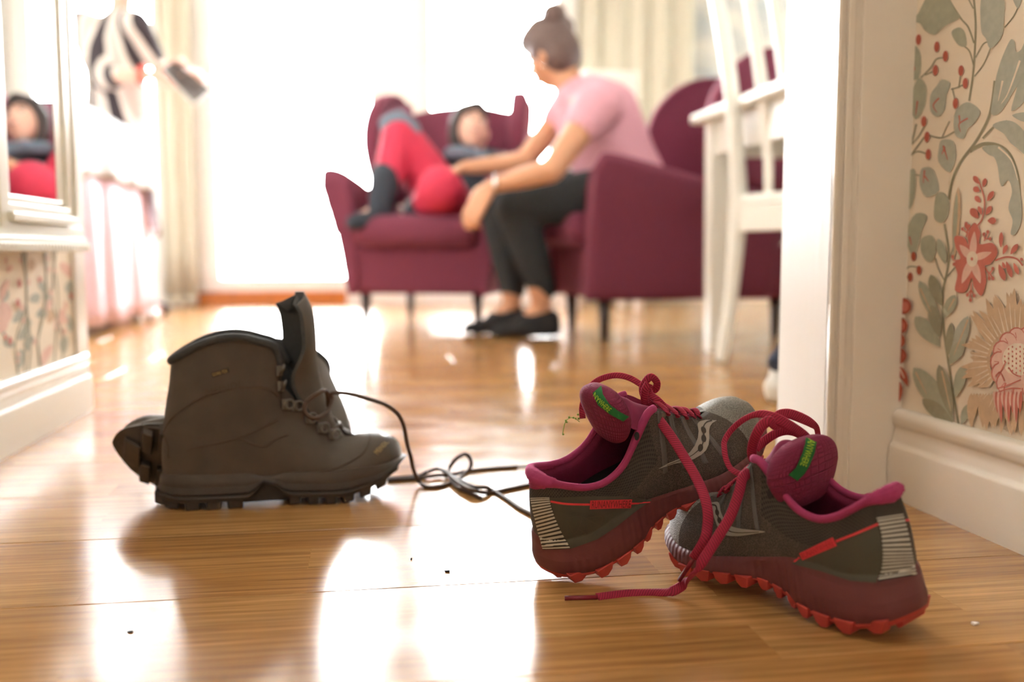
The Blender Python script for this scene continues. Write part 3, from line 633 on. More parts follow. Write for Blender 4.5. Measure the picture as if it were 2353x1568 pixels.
curtain('curtain', bw(388), bw(462), -.12, .02, 2.42, 2, .022, 'narrow cream curtain hanging left of the glazed door')

# ================================================================ DRAPED TABLE (left)
M_PINK = mat('pale_pink_cloth', lin(230, 204, 217), .85, noise=.05, nscale=30, bump=.1, bscale=500)
M_LINEN = mat('white_linen_cloth', lin(214, 216, 218), .85, bump=.1, bscale=500)
M_LACE = mat('brown_crochet_lace', lin(150, 128, 104), .9, noise=.5, nscale=160, bump=.4, bscale=500)
sM = Matrix.Translation((-1.46, 3.12, 0)) @ HALLM       # origin: near right corner; x to the left is negative, y away
st = empty('side_table', sM, 'narrow table hidden under pink and white cloths at the left', 'table')
TW, TL, TH_ = .42, 1.22, .80
boxo('table_top', (-TW, 0, 0, TL, TH_ - .03, TH_), M_WF, st, bev=.004)
for x in (-TW + .02, -.06):
    for y in (.02, TL - .06): boxo('leg', (x, x + .04, y, y + .04, 0, TH_ - .03), M_WF, st)
def drape(name, m, drop0, corner, off, fold, amp, z_top, thick=.003):
    """cloth: flat on the table, falling over its four edges in folds, hanging lower at the corners"""
    pts = []; n = 160; per = 2 * (TW + TL)
    def edge(s):
        s = s % per
        if s < TL: return Vector((off, s, 0)), Vector((1, 0, 0)), min(s, TL - s)
        s -= TL
        if s < TW: return Vector((-s, TL + off, 0)), Vector((0, 1, 0)), min(s, TW - s)
        s -= TW
        if s < TL: return Vector((-TW - off, TL - s, 0)), Vector((-1, 0, 0)), min(s, TL - s)
        s -= TL
        return Vector((-TW + s, -off, 0)), Vector((0, -1, 0)), min(s, TW - s)
    def f(u, v):
        s = u * per; p, nrm, dc_ = edge(s)
        k = max(0, 1 - dc_ / .10); nb = (edge(s + .08)[1] + edge(s - .08)[1]); nb = nb.normalized() if nb.length > .1 else nrm
        drop = drop0 + corner * k ** 1.5
        if v < .12: t = v / .12; q = p * (.0 + 1) - nrm * .05 * (1 - t); return Vector((q.x, q.y, z_top + .002 - .004 * t * t))
        t = (v - .12) / .88
        w = amp * math.sin(s * fold + 1.3 * math.sin(s * 3)) * t ** .8 + amp * .4 * math.sin(s * fold * 2.3)* t
        q = p + nb * (.006 + .5 * amp * t + w + .03 * k * t)
        return Vector((q.x, q.y, z_top - .002 - drop * t))
    return f
def cloth(name, m, f, label, rows):
    e = empty(name, sM, label, 'tablecloth')
    grid('cloth_drop', f, 220, rows, m, e, closeu=True, thick=.002)
    return e
pf = drape('p', M_PINK, TH_ - .035, .0, .003, 21, .020, TH_ + .003)
ce = cloth('tablecloth', M_PINK, pf, 'floor-length pale pink tablecloth on the table at the left', 14)
boxo('cloth_top', (-TW + .03, -.03, .03, TL - .03, TH_ + .002, TH_ + .005), M_PINK, ce)
wf = drape('w', M_LINEN, .235, .20, .030, 13, .016, TH_ + .009)
cw = cloth('tablecloth', M_LINEN, wf, 'short white tablecloth with a brown lace edge laid over the pink cloth', 10)
boxo('cloth_top', (-TW + .03, -.03, .03, TL - .03, TH_ + .008, TH_ + .011), M_LINEN, cw)
grid('lace_edge', lambda u, v: wf(u, .93 + .10 * v) + Vector((0, 0, -.006 * math.sin(u * 900) * v)), 440, 2, M_LACE, cw, closeu=True, thick=.002)
# small white castor foot seen under the pink cloth
lathe('glass_foot', [(.004, .0), (.022, .004), (.03, .02), (.03, .035), (.02, .05), (.008, .056)], mat('white_porcelain', lin(245, 245, 245), .1), st, Matrix.Translation((.06, 1.02, 0)))
# ================================================================ PEOPLE
def sphere_pts(c, r, M=None, n=10):
    out = []
    for i in range(n + 1):
        th_ = math.pi * i / n
        for k in range(n * 2 if 0 < i < n else 1):
            a = math.pi * k / n; v = Vector((math.sin(th_) * math.cos(a), math.sin(th_) * math.sin(a), math.cos(th_)))
            v = Vector((v.x * r[0], v.y * r[1], v.z * r[2])) if isinstance(r, (tuple, list)) else v * r
            out.append(Vector(c) + (M @ v if M is not None else v))
    return out
def hull(bm, pts):
    vs = [bm.verts.new(p) for p in pts]
    r = bmesh.ops.convex_hull(bm, input=vs)
    dead = {e for e in r['geom_interior'] if isinstance(e, bmesh.types.BMVert)} | {e for e in r['geom_unused'] if isinstance(e, bmesh.types.BMVert)}
    if dead: bmesh.ops.delete(bm, geom=list(dead), context='VERTS')
def blob(name, chains, balls, voxel, m, parent=None, smooth=6, mi_fn=None):
    """one continuous surface round tapered limbs (chains of (point, radius)) and ellipsoids"""
    bm = bmesh.new()
    for ch in chains:
        for (a, ra), (b, rb) in zip(ch, ch[1:]): hull(bm, sphere_pts(a, ra, None, 7) + sphere_pts(b, rb, None, 7))
    for bl in balls: hull(bm, sphere_pts(bl[0], bl[1], bl[2] if len(bl) > 2 else None, 10))
    me = bpy.data.meshes.new(name); bm.to_mesh(me); bm.free()
    t = bpy.data.objects.new('tmp', me); C.objects.link(t)
    r = t.modifiers.new('r', 'REMESH'); r.mode = 'VOXEL'; r.voxel_size = voxel
    s = t.modifiers.new('s', 'SMOOTH'); s.factor = .5; s.iterations = smooth
    dg = bpy.context.evaluated_depsgraph_get(); dg.update()
    m2 = bpy.data.meshes.new_from_object(t.evaluated_get(dg)); m2.name = name
    bpy.data.objects.remove(t); bpy.data.meshes.remove(me)
    if parent is not None: m2.transform(parent.matrix_world.inverted())
    return link(name, m2, m, parent)
def V(px, py, Y): return atY(px, py, Y)
def hand(wrist, tip, palm_n, side, size, curl=.5):
    """palm and five separate bent fingers; returns chains. wrist->tip gives the direction, palm_n the palm normal"""
    d = (Vector(tip) - Vector(wrist)).normalized(); n = Vector(palm_n); n = (n - d * n.dot(d)).normalized(); s = d.cross(n) * side
    S = size; w = Vector(wrist); ch = []
    for k in range(4):
        o = (k - 1.5) * .021 * S
        ch.append([(w + s * o * .6 + d * .01 * S, .013 * S), (w + d * .075 * S + s * o, .0115 * S)])
        Ls = (.034, .040, .037, .029)[k] * S; a = curl * (.6 + .12 * k); p = w + d * .082 * S + s * o * 1.08; q = [(p - d * .01 * S, .0105 * S)]
        dd = d.copy()
        for j, f in enumerate((1, .72, .58)):
            ang = a * (j + .4); dd = (d * math.cos(ang) + n * math.sin(ang)); p = p + dd * Ls * f; q.append((p, (.0092 - .0009 * j) * S))
        ch.append(q)
    b = w + d * .022 * S - s * .026 * S
    t1 = b + (d * .6 - s * .75 + n * .25).normalized() * .036 * S; t2 = t1 + (d * .85 - s * .25 + n * .4).normalized() * .032 * S; t3 = t2 + (d * .9 + n * .5).normalized() * .022 * S
    ch.append([(w + d * .01 * S - s * .012 * S, .015 * S), (b, .015 * S), (t1, .0125 * S), (t2, .011 * S), (t3, .009 * S)])
    return ch
def head(c, fwd, up, S):
    """chains/balls for a head centred at c (S = half height of the skull+jaw in m), plus frame (right, fwd, up)"""
    f = Vector(fwd).normalized(); u = Vector(up); u = (u - f * u.dot(f)).normalized(); r = f.cross(u)
    R = Matrix((r, f, u)).transposed(); c = Vector(c); P = lambda x, y, z: c + R @ Vector((x * S, y * S, z * S))
    balls = [(P(0, -.12, .28), (.66 * S, .80 * S, .70 * S), R), (P(0, .18, -.18), (.54 * S, .58 * S, .62 * S), R), (P(0, .28, -.62), (.34 * S, .36 * S, .30 * S), R),
             (P(.36, .42, -.14), (.2 * S, .2 * S, .2 * S), R), (P(-.36, .42, -.14), (.2 * S, .2 * S, .2 * S), R),
             (P(.70, -.05, -.05), (.07 * S, .15 * S, .24 * S), R), (P(-.70, -.05, -.05), (.07 * S, .15 * S, .24 * S), R),
             (P(0, .62, .28), (.42 * S, .12 * S, .10 * S), R), (P(0, .74, -.44), (.22 * S, .10 * S, .05 * S), R), (P(0, .72, -.55), (.20 * S, .10 * S, .06 * S), R)]
    chains = [[(P(0, .68, .18), .06 * S), (P(0, .90, -.16), .10 * S)], [(P(.1, .76, -.2), .07 * S), (P(-.1, .76, -.2), .07 * S)]]
    return chains, balls, P, R
M_EYE = mat('eye_white', lin(235, 230, 225), .2); M_IRIS = mat('brown_iris', lin(60, 40, 28), .2); M_LIP = mat('lip_rose', lin(186, 96, 92), .5); M_TEETH = mat('teeth', lin(240, 236, 228), .3); M_BROW = mat('dark_brow_hair', lin(60, 46, 38), .8)
def face(P, R, S, parent, smile=False):
    inv = parent.matrix_world.inverted()
    for s in (-1, 1):
        c = P(s * .25, .68, .08); bm = bmesh.new(); hull(bm, [inv @ q for q in sphere_pts(c, (.13 * S, .07 * S, .075 * S), R, 6)]); e = bmo('eye', bm, M_EYE, parent, True)
        bm = bmesh.new(); hull(bm, [inv @ q for q in sphere_pts(P(s * .25, .735, .08), (.06 * S, .025 * S, .06 * S), R, 5)]); bmo('iris', bm, M_IRIS, e, True)
        tube('eyebrow', [inv @ P(s * .40, .66, .24), inv @ P(s * .25, .74, .29), inv @ P(s * .10, .74, .26)], .03 * S, M_BROW, parent, 6, 4)
    z = -.47
    tube('mouth', [inv @ P(-.2, .74, z + (.05 if smile else 0)), inv @ P(0, .85, z - (.03 if smile else 0)), inv @ P(.2, .74, z + (.05 if smile else 0))], .045 * S, M_LIP, parent, 6, 4, radii=[.02 * S, .05 * S, .02 * S])
    if smile:
        tube('teeth', [inv @ P(-.13, .80, z + .03), inv @ P(0, .88, z - .01), inv @ P(.13, .80, z + .03)], .03 * S, M_TEETH, parent, 6, 4)

M_SKIN = mat('warm_skin', lin(206, 152, 118), .5, noise=.08, nscale=60); M_SKIN.node_tree.nodes['Principled BSDF'].inputs['Subsurface Weight'].default_value = .1; M_SKIN.node_tree.nodes['Principled BSDF'].inputs['Subsurface Radius'].default_value = (.01, .004, .002)
M_SKINC = mat('fair_skin', lin(224, 180, 160), .5, noise=.06, nscale=60)
M_PINKT = mat('pink_cotton_tee', lin(218, 162, 176), .9, noise=.06, nscale=120, bump=.15, bscale=300)
M_BLACKT = mat('black_stretch_cotton', lin(44, 48, 52), .85, noise=.2, nscale=60, bump=.1, bscale=400)
M_BLKSHOE = mat('black_canvas_shoe', lin(26, 24, 26), .8)
M_HAIR = mat('dark_blond_hair', lin(112, 90, 84), .5, noise=.45, nscale=60, bump=.6, bscale=120, stretch=(1, 1, 8), col2=lin(74, 58, 56))

# ---- woman perched on the right armchair, leaning forward, facing left
wo = empty('person', atZ(1225, 770), 'woman in pink tee and black trousers, hair in a bun, leaning forward', 'person')
hc = V(1266, 132, 3.42)
hch, hb, HP, HR = head(hc, (-.80, .52, -.34), (-.30, .0, .95), .108)
neck = V(1322, 212, 3.40); chest = V(1372, 278, 3.41); waist = V(1408, 368, 3.43); hip = V(1418, 432, 3.44)
shN, shF = V(1368, 248, 3.24), V(1312, 240, 3.56)
elN, wrN = V(1268, 392, 3.12), V(1128, 428, 3.14)
elF, wrF = V(1206, 372, 3.52), V(1066, 385, 3.52)
hipN, hipF = V(1405, 452, 3.34), V(1400, 446, 3.54)
knN, knF = V(1180, 468, 3.29), V(1140, 458, 3.45)
anN, anF = V(1246, 704, 3.37), V(1178, 700, 3.49)
hn = hand(wrN, V(1068, 512, 3.14), (.35, .5, -.3), 1, 1.0, .55); hf = hand(wrF, V(1006, 402, 3.52), (.1, .2, -1), -1, .98, .45)
body = [[(hc + Vector((.02, 0, -.03)), .055), (neck, .058)], [(neck, .06), (chest, .10), (waist, .105), (hip, .13)], [(shN, .062), (neck + Vector((.0, 0, -.02)), .05), (shF, .06)],
        [(shN, .056), (elN, .041), ((elN + wrN) / 2, .036), (wrN, .024)], [(shF, .055), (elF, .040), (wrF, .024)], [(hipN, .085), (knN, .055), ((knN + anN) / 2 + Vector((.012, 0, .03)), .05), (anN, .036)], [(hipF, .085), (knF, .055), ((knF + anF) / 2 + Vector((.012, 0, .03)), .05), (anF, .036)],
        [(anN, .035), (anN + Vector((-.06, -.01, -.05)), .024), (anN + Vector((-.12, -.02, -.072)), .013)], [(anF, .035), (anF + Vector((-.06, 0, -.05)), .024), (anF + Vector((-.12, 0, -.072)), .013)]]
wbody = blob('body', body + hch + hn + hf, hb + [((chest + shN + shF) / 3 + Vector((.01, 0, 0)), .10)], .0085, M_SKIN, wo, 5)
face(HP, HR, .108, wo)
blob('tee_shirt', [[(neck + Vector((.015, 0, -.03)), .092), (chest, .150), (waist, .150), (hip + Vector((.015, 0, .03)), .158)], [(shN + Vector((.02, .0, .015)), .078), (chest + Vector((-.02, 0, .05)), .112), (shF + Vector((.02, 0, 0)), .075)],
                   [(shN, .078), (shN * .72 + elN * .28, .066)], [(shF, .075), (shF * .72 + elF * .28, .064)], [(chest + Vector((.04, 0, .03)), .11), (waist + Vector((.03, 0, .02)), .118), (hip + Vector((.02, 0, .04)), .135)]], [], .012, M_PINKT, wo, 8)
blob('trousers', [[(hip + Vector((.02, 0, -.02)), .15), (hipN, .105), (knN, .072), ((knN * .45 + anN * .55) + Vector((.006, 0, .02)), .066), (anN + Vector((0, 0, .06)), .050)], [(hip + Vector((.02, 0, -.02)), .14), (hipF, .105), (knF, .070), ((knF * .45 + anF * .55) + Vector((.006, 0, .02)), .064), (anF + Vector((0, 0, .06)), .050)]], [], .012, M_BLACKT, wo, 8)
for an, yy in ((anN, -.01), (anF, .0)):
    a0 = Vector((an.x, an.y, 0))
    sh_ = blob('shoe', [[(a0 + Vector((.035, 0, .036)), .034), (a0 + Vector((-.05, yy, .034)), .034), (a0 + Vector((-.13, yy * 2, .026)), .026), (a0 + Vector((-.165, yy * 2, .021)), .020)], [(a0 + Vector((.04, 0, .03)), .030), (a0 + Vector((.035, 0, .068)), .030)], [(a0 + Vector((-.07, yy, .050)), .034), (a0 + Vector((.0, 0, .058)), .042), (a0 + Vector((.025, 0, .062)), .038)]], [], .007, M_BLKSHOE, wo, 5)
hair = blob('hair', [[(HP(0, .42, .72), .05), (HP(0, .0, .82), .058), (HP(0, -.45, .55), .06), (HP(0, -.58, .05), .056), (HP(0, -.42, -.42), .036)]], [(HP(0, -.16, .33), (.72 * .108, .84 * .108, .76 * .108), HR), (HP(.28, -.4, -.05), (.05, .06, .07), HR), (HP(-.28, -.4, -.05), (.05, .06, .07), HR)], .008, M_HAIR, wo, 4)
bun = blob('hair_bun', [[(HP(0, -.42, .86), .034), (HP(0, -.62, 1.12), .046)]], [(V(1288, 62, 3.44), (.050, .050, .042))], .007, M_HAIR, wo, 4)
inv = wo.matrix_world.inverted()
tube('hair_tie', [inv @ (HP(0, -.46, .92) + HR @ Vector((.036 * math.cos(a), .02 * math.sin(a), .036 * math.sin(a)))) for a in [k * math.pi / 5 for k in range(11)]], .006, M_BLACKT, wo, 6, 3)
lathe('earring', [(.002, -.004), (.005, 0), (.002, .004)], mat('silver', (.9, .9, .9, 1), .15, metal=1), wo, Matrix.Translation(inv @ HP(-.80, -.02, -.3)), 8)
tube('wrist_watch', [inv @ (wrN * .93 + elN * .07 + Vector((.0, .030 * math.cos(a), .030 * math.sin(a)))) for a in [k * math.pi / 5 for k in range(11)]], .005, mat('silver_watch_band', (.85, .85, .85, 1), .2, metal=1), wo, 6, 3)

# ---- child curled up in the left armchair
M_REDP = mat('red_hiking_fabric', lin(206, 52, 84), .75, noise=.12, nscale=60, bump=.2, bscale=500); M_NAVY = mat('dark_slate_fabric', lin(46, 54, 66), .8, noise=.2, nscale=60, bump=.15, bscale=500); M_GREYB = mat('grey_blue_fabric', lin(112, 128, 146), .8, noise=.15, nscale=90)
M_HAIRD = mat('dark_brown_hair', lin(58, 48, 48), .5, noise=.4, nscale=70, bump=.6, bscale=130, stretch=(1, 1, 8))
ch0 = empty('person', V(1050, 505, 3.80), 'laughing child in red and dark trousers curled up in the left burgundy armchair', 'person')
cS = .100
cc = V(1083, 300, 3.86)
cch, cb, CP, CR = head(cc, (.28, -.86, .42), (.05, .42, .9), cS)
cn = V(1095, 365, 3.90); cchest = V(1112, 405, 3.88); cbelly = V(1075, 465, 3.86); chip = V(1030, 486, 3.82)
k1, a1, t1 = V(919, 306, 3.74), V(874, 486, 3.60), V(812, 512, 3.53)
k2, a2, t2 = V(1012, 432, 3.50), V(948, 502, 3.74), V(905, 505, 3.70)
cshR, cshL = V(1168, 385, 3.86), V(1045, 375, 3.90)
ceR, cwR = V(1195, 455, 3.80), V(1120, 470, 3.70)
ceL, cwL = V(1000, 400, 3.88), V(968, 452, 3.76)
body = [[(cc + Vector((0, .02, -.02)), .05), (cn, .045)], [(cn, .05), (cchest, .09), (cbelly, .095), (chip, .10)], [(cshR, .05), (cn + Vector((0, 0, -.03)), .05), (cshL, .05)], [(cshR, .045), (ceR, .034), (cwR, .022)], [(cshL, .045), (ceL, .034), (cwL, .022)],
        [(chip, .08), (k1, .055), (a1, .035), (t1, .025)], [(chip, .08), (k2, .055), (a2, .035), (t2, .025)]]
blob('body', body + cch + hand(cwR, V(1085, 478, 3.62), (0, .3, -1), 1, .82, .6) + hand(cwL, V(945, 470, 3.68), (0, .2, -1), -1, .82, .6), cb, .0085, M_SKINC, ch0, 5)
face(CP, CR, cS, ch0, True)
blob('jacket', [[(cn + Vector((0, .01, -.02)), .062), (cchest, .115), (cbelly, .118), (chip, .105)], [(cshR, .062), (cn + Vector((0, 0, -.045)), .07), (cshL, .06)], [(cshR, .058), (ceR, .046), (cwR * .85 + ceR * .15, .034)], [(cshL, .055), (ceL, .045), (cwL * .85 + ceL * .15, .034)]], [], .011, M_NAVY, ch0, 6)
blob('jacket_collar', [[(V(1035, 352, 3.80), .026), (V(1068, 348, 3.74), .026), (V(1108, 360, 3.76), .026)]], [], .008, M_GREYB, ch0, 4)
blob('trousers', [[(chip, .108), ((chip + k1) / 2, .094), (k1, .070), (k1 * .45 + a1 * .55, .060)], [(chip, .108), ((chip + k2) / 2, .098), (k2, .084), (k2 * .55 + a2 * .45, .062)]], [], .011, M_REDP, ch0, 6)
blob('knee_patch', [[(k1 + Vector((-.045, -.01, .03)), .036), (k1 + Vector((.0, -.015, .042)), .042), (k1 + Vector((.045, -.01, .015)), .036), (k1 + Vector((.06, -.01, -.05)), .028)]], [], .009, M_GREYB, ch0, 5)
blob('dark_shin', [[(k1 * .42 + a1 * .58 + Vector((-.012, -.012, 0)), .060), (a1, .048)], ], [], .009, M_NAVY, ch0, 5)
blob('dark_shin', [[(k2 * .5 + a2 * .5, .064), (a2, .052), (chip * .5 + a2 * .5 + Vector((0, -.05, -.02)), .05)]], [], .009, M_NAVY, ch0, 5)
for a, t in ((a1, t1), (a2, t2)): blob('sock', [[(a, .046), (a * .6 + t * .4 + Vector((0, 0, -.012)), .038), (t, .030)]], [], .008, M_NAVY, ch0, 4)
blob('hair', [[(CP(-.3, .35, .72), .03), (CP(-.1, .42, .78), .034), (CP(.45, .30, .6), .03), (CP(.62, .0, .2), .03), (CP(.66, -.1, -.4), .026), (CP(.5, -.2, -.9), .02)]], [(CP(0, -.2, .36), (.74 * cS, .80 * cS, .76 * cS), CR), (CP(0, -.5, -.2), (.6 * cS, .45 * cS, .6 * cS), CR)], .008, M_HAIRD, ch0, 4)

# ---- standing woman with a striped tunic behind the draped table
def stripe_mat():
    m = mat('black_and_cream_striped_cloth', lin(232, 226, 218), .85); nt = m.node_tree; N = nt.nodes; L = nt.links
    tc = N.new('ShaderNodeTexCoord'); mp = N.new('ShaderNodeMapping'); mp.inputs['Rotation'].default_value = (0, math.radians(12), math.radians(25)); L.new(tc.outputs['Object'], mp.inputs[0])
    w = N.new('ShaderNodeTexWave'); w.bands_direction = 'X'; w.inputs['Scale'].default_value = 3.3; w.inputs['Distortion'].default_value = 1.2; w.inputs['Detail Scale'].default_value = .7; w.inputs['Detail'].default_value = 0; L.new(mp.outputs[0], w.inputs['Vector'])
    cr = N.new('ShaderNodeValToRGB'); cr.color_ramp.interpolation = 'CONSTANT'; e = cr.color_ramp.elements; e[0].color = lin(58, 52, 58); e[1].position = .42; e[1].color = lin(232, 224, 216); e2 = e.new(.8); e2.color = lin(206, 190, 184)
    L.new(w.outputs['Fac'], cr.inputs[0]); L.new(cr.outputs[0], N['Principled BSDF'].inputs['Base Color']); return m
YS = 4.66
so = empty('person', Vector((V(275, 400, YS).x, YS, 0)), 'standing woman in a black and cream striped tunic holding a booklet at the left', 'person')
base = so.location.copy(); B = lambda x, y, z: base + Vector((x, y, z))
sS = .115; shc = B(.06, -.02, 1.60)
sch, sb, SP, SR = head(shc, (.75, -.55, -.25), (.1, -.1, 1), sS)
sn = B(.03, 0, 1.42); sL, sR = B(-.11, .10, 1.36), B(.14, -.10, 1.35)
seN, swN = V(232, 178, YS - .16), V(352, 172, YS - .36)
seF, swF = V(372, 170, YS + .02), V(410, 140, YS - .30)
body = [[(shc, .05), (sn, .05)], [(sn, .055), (B(0, 0, 1.25), .11), (B(0, 0, 1.05), .10), (B(0, 0, .90), .125)], [(sL, .05), (sn + Vector((0, 0, -.04)), .05), (sR, .05)], [(sL + Vector((-.02, -.16, 0)), .045), (seN, .036), (swN, .023)], [(sR, .045), (seF, .034), (swF, .023)],
        [(B(-.07, .02, .88), .08), (B(-.08, .02, .48), .055), (B(-.08, .03, .09), .036), (B(-.02, -.05, .04), .03), (B(.06, -.10, .025), .022)], [(B(.08, -.02, .88), .08), (B(.09, -.02, .48), .055), (B(.09, -.01, .09), .036), (B(.15, -.09, .04), .03), (B(.22, -.14, .025), .022)]]
blob('body', body + sch + hand(swN, V(415, 196, YS - .38), (.0, .4, .6), 1, 1.0, .5) + hand(swF, V(470, 175, YS - .34), (.0, -.2, -1), -1, 1.0, .4), sb, .0095, M_SKINC, so, 5)
face(SP, SR, sS, so)
blob('hair', [[(SP(0, .4, .75), .04), (SP(0, -.3, .7), .05), (SP(0, -.6, .0), .05), (SP(0, -.5, -.6), .04)]], [(SP(0, -.2, .33), (.72 * sS, .82 * sS, .76 * sS), SR)], .009, M_HAIR, so, 4)
blob('striped_tunic', [[(sn + Vector((0, 0, -.03)), .075), (B(0, 0, 1.25), .145), (B(0, 0, 1.05), .14), (B(0, 0, .80), .165)], [(sL, .075), (sn + Vector((0, 0, -.06)), .08), (sR, .07)], [(sL + Vector((-.02, -.16, .01)), .062), (sL, .08)], [(sL + Vector((-.02, -.16, 0)), .068), (seN, .062), (seN * .75 + swN * .25, .058)], [(sR, .065), (sR * .35 + seF * .65, .058)]], [], .013, stripe_mat(), so, 8)
blob('trousers', [[(B(-.07, .02, .86), .10), (B(-.08, .02, .48), .072), (B(-.08, .03, .10), .055)], [(B(.08, -.02, .86), .10), (B(.09, -.02, .48), .072), (B(.09, -.01, .10), .055)]], [], .013, M_LINEN, so, 6)
for x, y in ((-.08, .03), (.09, -.01)): blob('shoe', [[(B(x - .02, y + .02, .04), .04), (B(x + .06, y - .05, .036), .036), (B(x + .15, y - .11, .028), .027)]], [], .009, M_BLKSHOE, so, 4)
inv = so.matrix_world.inverted()
tube('red_bracelet', [inv @ (swN * .8 + seN * .2 + Vector((.006 * math.sin(a), .033 * math.cos(a), .033 * math.sin(a)))) for a in [k * math.pi / 6 for k in range(13)]], .016, mat('coral_band', lin(226, 92, 78), .5), so, 6, 2)
# booklet in her hands
p = [V(372, 156, YS - .46), V(402, 140, YS - .30), V(486, 206, YS - .34), V(447, 236, YS - .50)]
bk = empty('booklet', p[0], 'open dark booklet with white pages held by the standing woman', 'booklet')
q = [v - p[0] for v in p]; nn = (q[1] - q[0]).cross(q[3] - q[0]).normalized(); nn = nn if nn.dot(p[0] - cam.location) > 0 else -nn      # the dark cover is turned to the hall, the pages to her
def slab(name, q, t0, t1, m, par):
    vs = [v + nn * t0 for v in q] + [v + nn * t1 for v in q]
    o = mk(name, vs, [(3, 2, 1, 0), (4, 5, 6, 7), (0, 1, 5, 4), (1, 2, 6, 5), (2, 3, 7, 6), (3, 0, 4, 7)], m, par, False); return o
slab('cover', q, 0, .004, mat('dark_printed_cover', lin(52, 46, 46), .5, noise=.5, nscale=30, col2=lin(90, 82, 78)), bk)
slab('pages', [q[0] * .98 + q[2] * .02, q[1] * .98 + q[3] * .02, q[2] * .98 + q[0] * .02, q[3] * .98 + q[1] * .02], .004, .012, M_LINEN, bk)
up2 = (q[1] - q[0]).normalized() * .10 + nn * .10
vs_ = [q[1], q[2], q[2] + up2 * 1.0, q[1] + up2]
mk('page', [v + nn * .006 for v in vs_] + [v + nn * .008 for v in vs_], [(0, 1, 2, 3), (7, 6, 5, 4), (0, 4, 5, 1), (1, 5, 6, 2), (2, 6, 7, 3), (3, 7, 4, 0)], M_LINEN, bk, False)
# ================================================================ BOOTS
M_LEATH = mat('brown_nubuck_leather', lin(78, 70, 61), .62, noise=.22, nscale=30, bump=.25, bscale=500, sheen=.1)
M_LEATHS = mat('dark_oiled_toe_leather', lin(58, 50, 44), .32, noise=.25, nscale=40, bump=.2, bscale=300)
M_LINING = mat('charcoal_mesh_lining', lin(66, 70, 72), .85, noise=.15, nscale=200, bump=.3, bscale=900)
M_RUBBER = mat('black_brown_rubber', lin(58, 52, 46), .6, noise=.2, nscale=60, bump=.3, bscale=300)
M_RAND = mat('dark_rubber_rand', lin(66, 58, 50), .5, noise=.15, nscale=80)
M_METAL = mat('dull_nickel', lin(120, 118, 114), .4, metal=1)
M_BLACE = mat('brown_round_lace', lin(74, 56, 44), .6, noise=.3, nscale=300, bump=.5, bscale=700)
M_GOLD = mat('faded_gold_print', lin(176, 148, 92), .6)
LB = .295
bF = [(.05, 0), (.055, .045), (.085, .08), (.14, .100), (.22, .112), (.30, .116), (.38, .118), (.44, .120), (.47, .122), (.52, .128), (.58, .138), (.64, .148), (.71, .156), (.78, .157), (.86, .145), (.92, .122), (.97, .082), (1.0, .036), (1.012, 0)]
bT = [(.095, 0, .585), (.10, .05, .592), (.13, .088, .612), (.19, .110, .645), (.27, .120, .675), (.36, .120, .682), (.45, .106, .658), (.497, .088, .632), (.515, .078, .56), (.525, .072, .48), (.585, .070, .405), (.65, .062, .335), (.722, .045, .275), (.77, .02, .25), (.83, 0, .252), (.89, 0, .254), (.94, 0, .246), (.985, 0, .225), (1.002, 0, .20)]
b_zt = [(0, .125), (.2, .12), (.45, .118), (.7, .115), (.9, .13), (1.02, .155)]
b_zb = [(0, .03), (.06, .012), (.12, -.0), (.38, .0), (.40, .02), (.44, .07), (.49, .05), (.53, .006), (.75, .0), (.85, .025), (.93, .06), (1.02, .12)]
class Upper:
    def __init__(s, F, T, zt, L, toe0, toe1, bulge=.3, flap=None):
        s.F = catmull([(x, y, 0) for x, y in F], 4); s.T = catmull(T, 4); s.zt = zt; s.L = L; s.n = len(s.F); s.toe0 = toe0; s.toe1 = toe1; s.bulge = bulge; s.K = len(F) - 1; s.flap = flap
    def pt(s, k, v, side, inset=0):
        """k 0..1 heel->toe, v 0..1 sole->top, side +-1"""
        f = k * (s.n - 1); i = min(int(f), s.n - 2); t = f - i
        F = s.F[i].lerp(s.F[i + 1], t); T = s.T[i].lerp(s.T[i + 1], t)
        P0 = Vector((F.x, max(F.y, 0), interp(s.zt, F.x) - .01)); P3 = Vector((T.x, max(T.y, 0), T.z)); dz = P3.z - P0.z
        a = s.F[max(i - 1, 0)]; b = s.F[min(i + 2, s.n - 1)]; tan = (b - a); nrm = Vector((-tan.y, tan.x, 0)); nrm = nrm.normalized() if nrm.length > 1e-6 else Vector((0, 1, 0))
        if k < .02: nrm = Vector((-1, 0, 0)).lerp(nrm, k / .02)
        w = min(1, max(0, (f / (s.n - 1) * s.K - s.toe0) / (s.toe1 - s.toe0))); w = w * w * (3 - 2 * w)
        P1 = P0 + Vector((0, 0, dz * .42)) + nrm * (.05 * s.bulge * (1 - .3 * w))
        c1 = P3 + Vector((0, 0, -dz * .33)) + nrm * .012
        hz = Vector((P0.x - P3.x, P0.y - P3.y, 0)); c2 = P3 + hz * .62 + Vector((0, 0, -dz * .02))
        P2 = c1.lerp(c2, w); P1 = P1 + (P0 + Vector((0, 0, dz * .62)) - P1) * w * .8
        q = P0 * (1 - v) ** 3 + P1 * 3 * v * (1 - v) ** 2 + P2 * 3 * v * v * (1 - v) + P3 * v ** 3
        if inset: q = q - nrm * inset
        q.y *= side
        if s.flap and side > 0: q = s.flap(q, k, v)
        return q * s.L
    def mesh(s, name, m, parent, nk=64, nv=14, mi=None, k0=0, k1=1, v0=0, v1=1, inset=0):
        def f(u, v):
            kk = u * 2 - 1; side = 1 if kk >= 0 else -1; k = k0 + (k1 - k0) * (1 - abs(kk)) if False else abs(kk)
            return s.pt(k0 + (k1 - k0) * k, v0 + (v1 - v0) * v, side, inset)
        return grid(name, f, nk * 2, nv, m, parent, smooth=True, mi=mi)
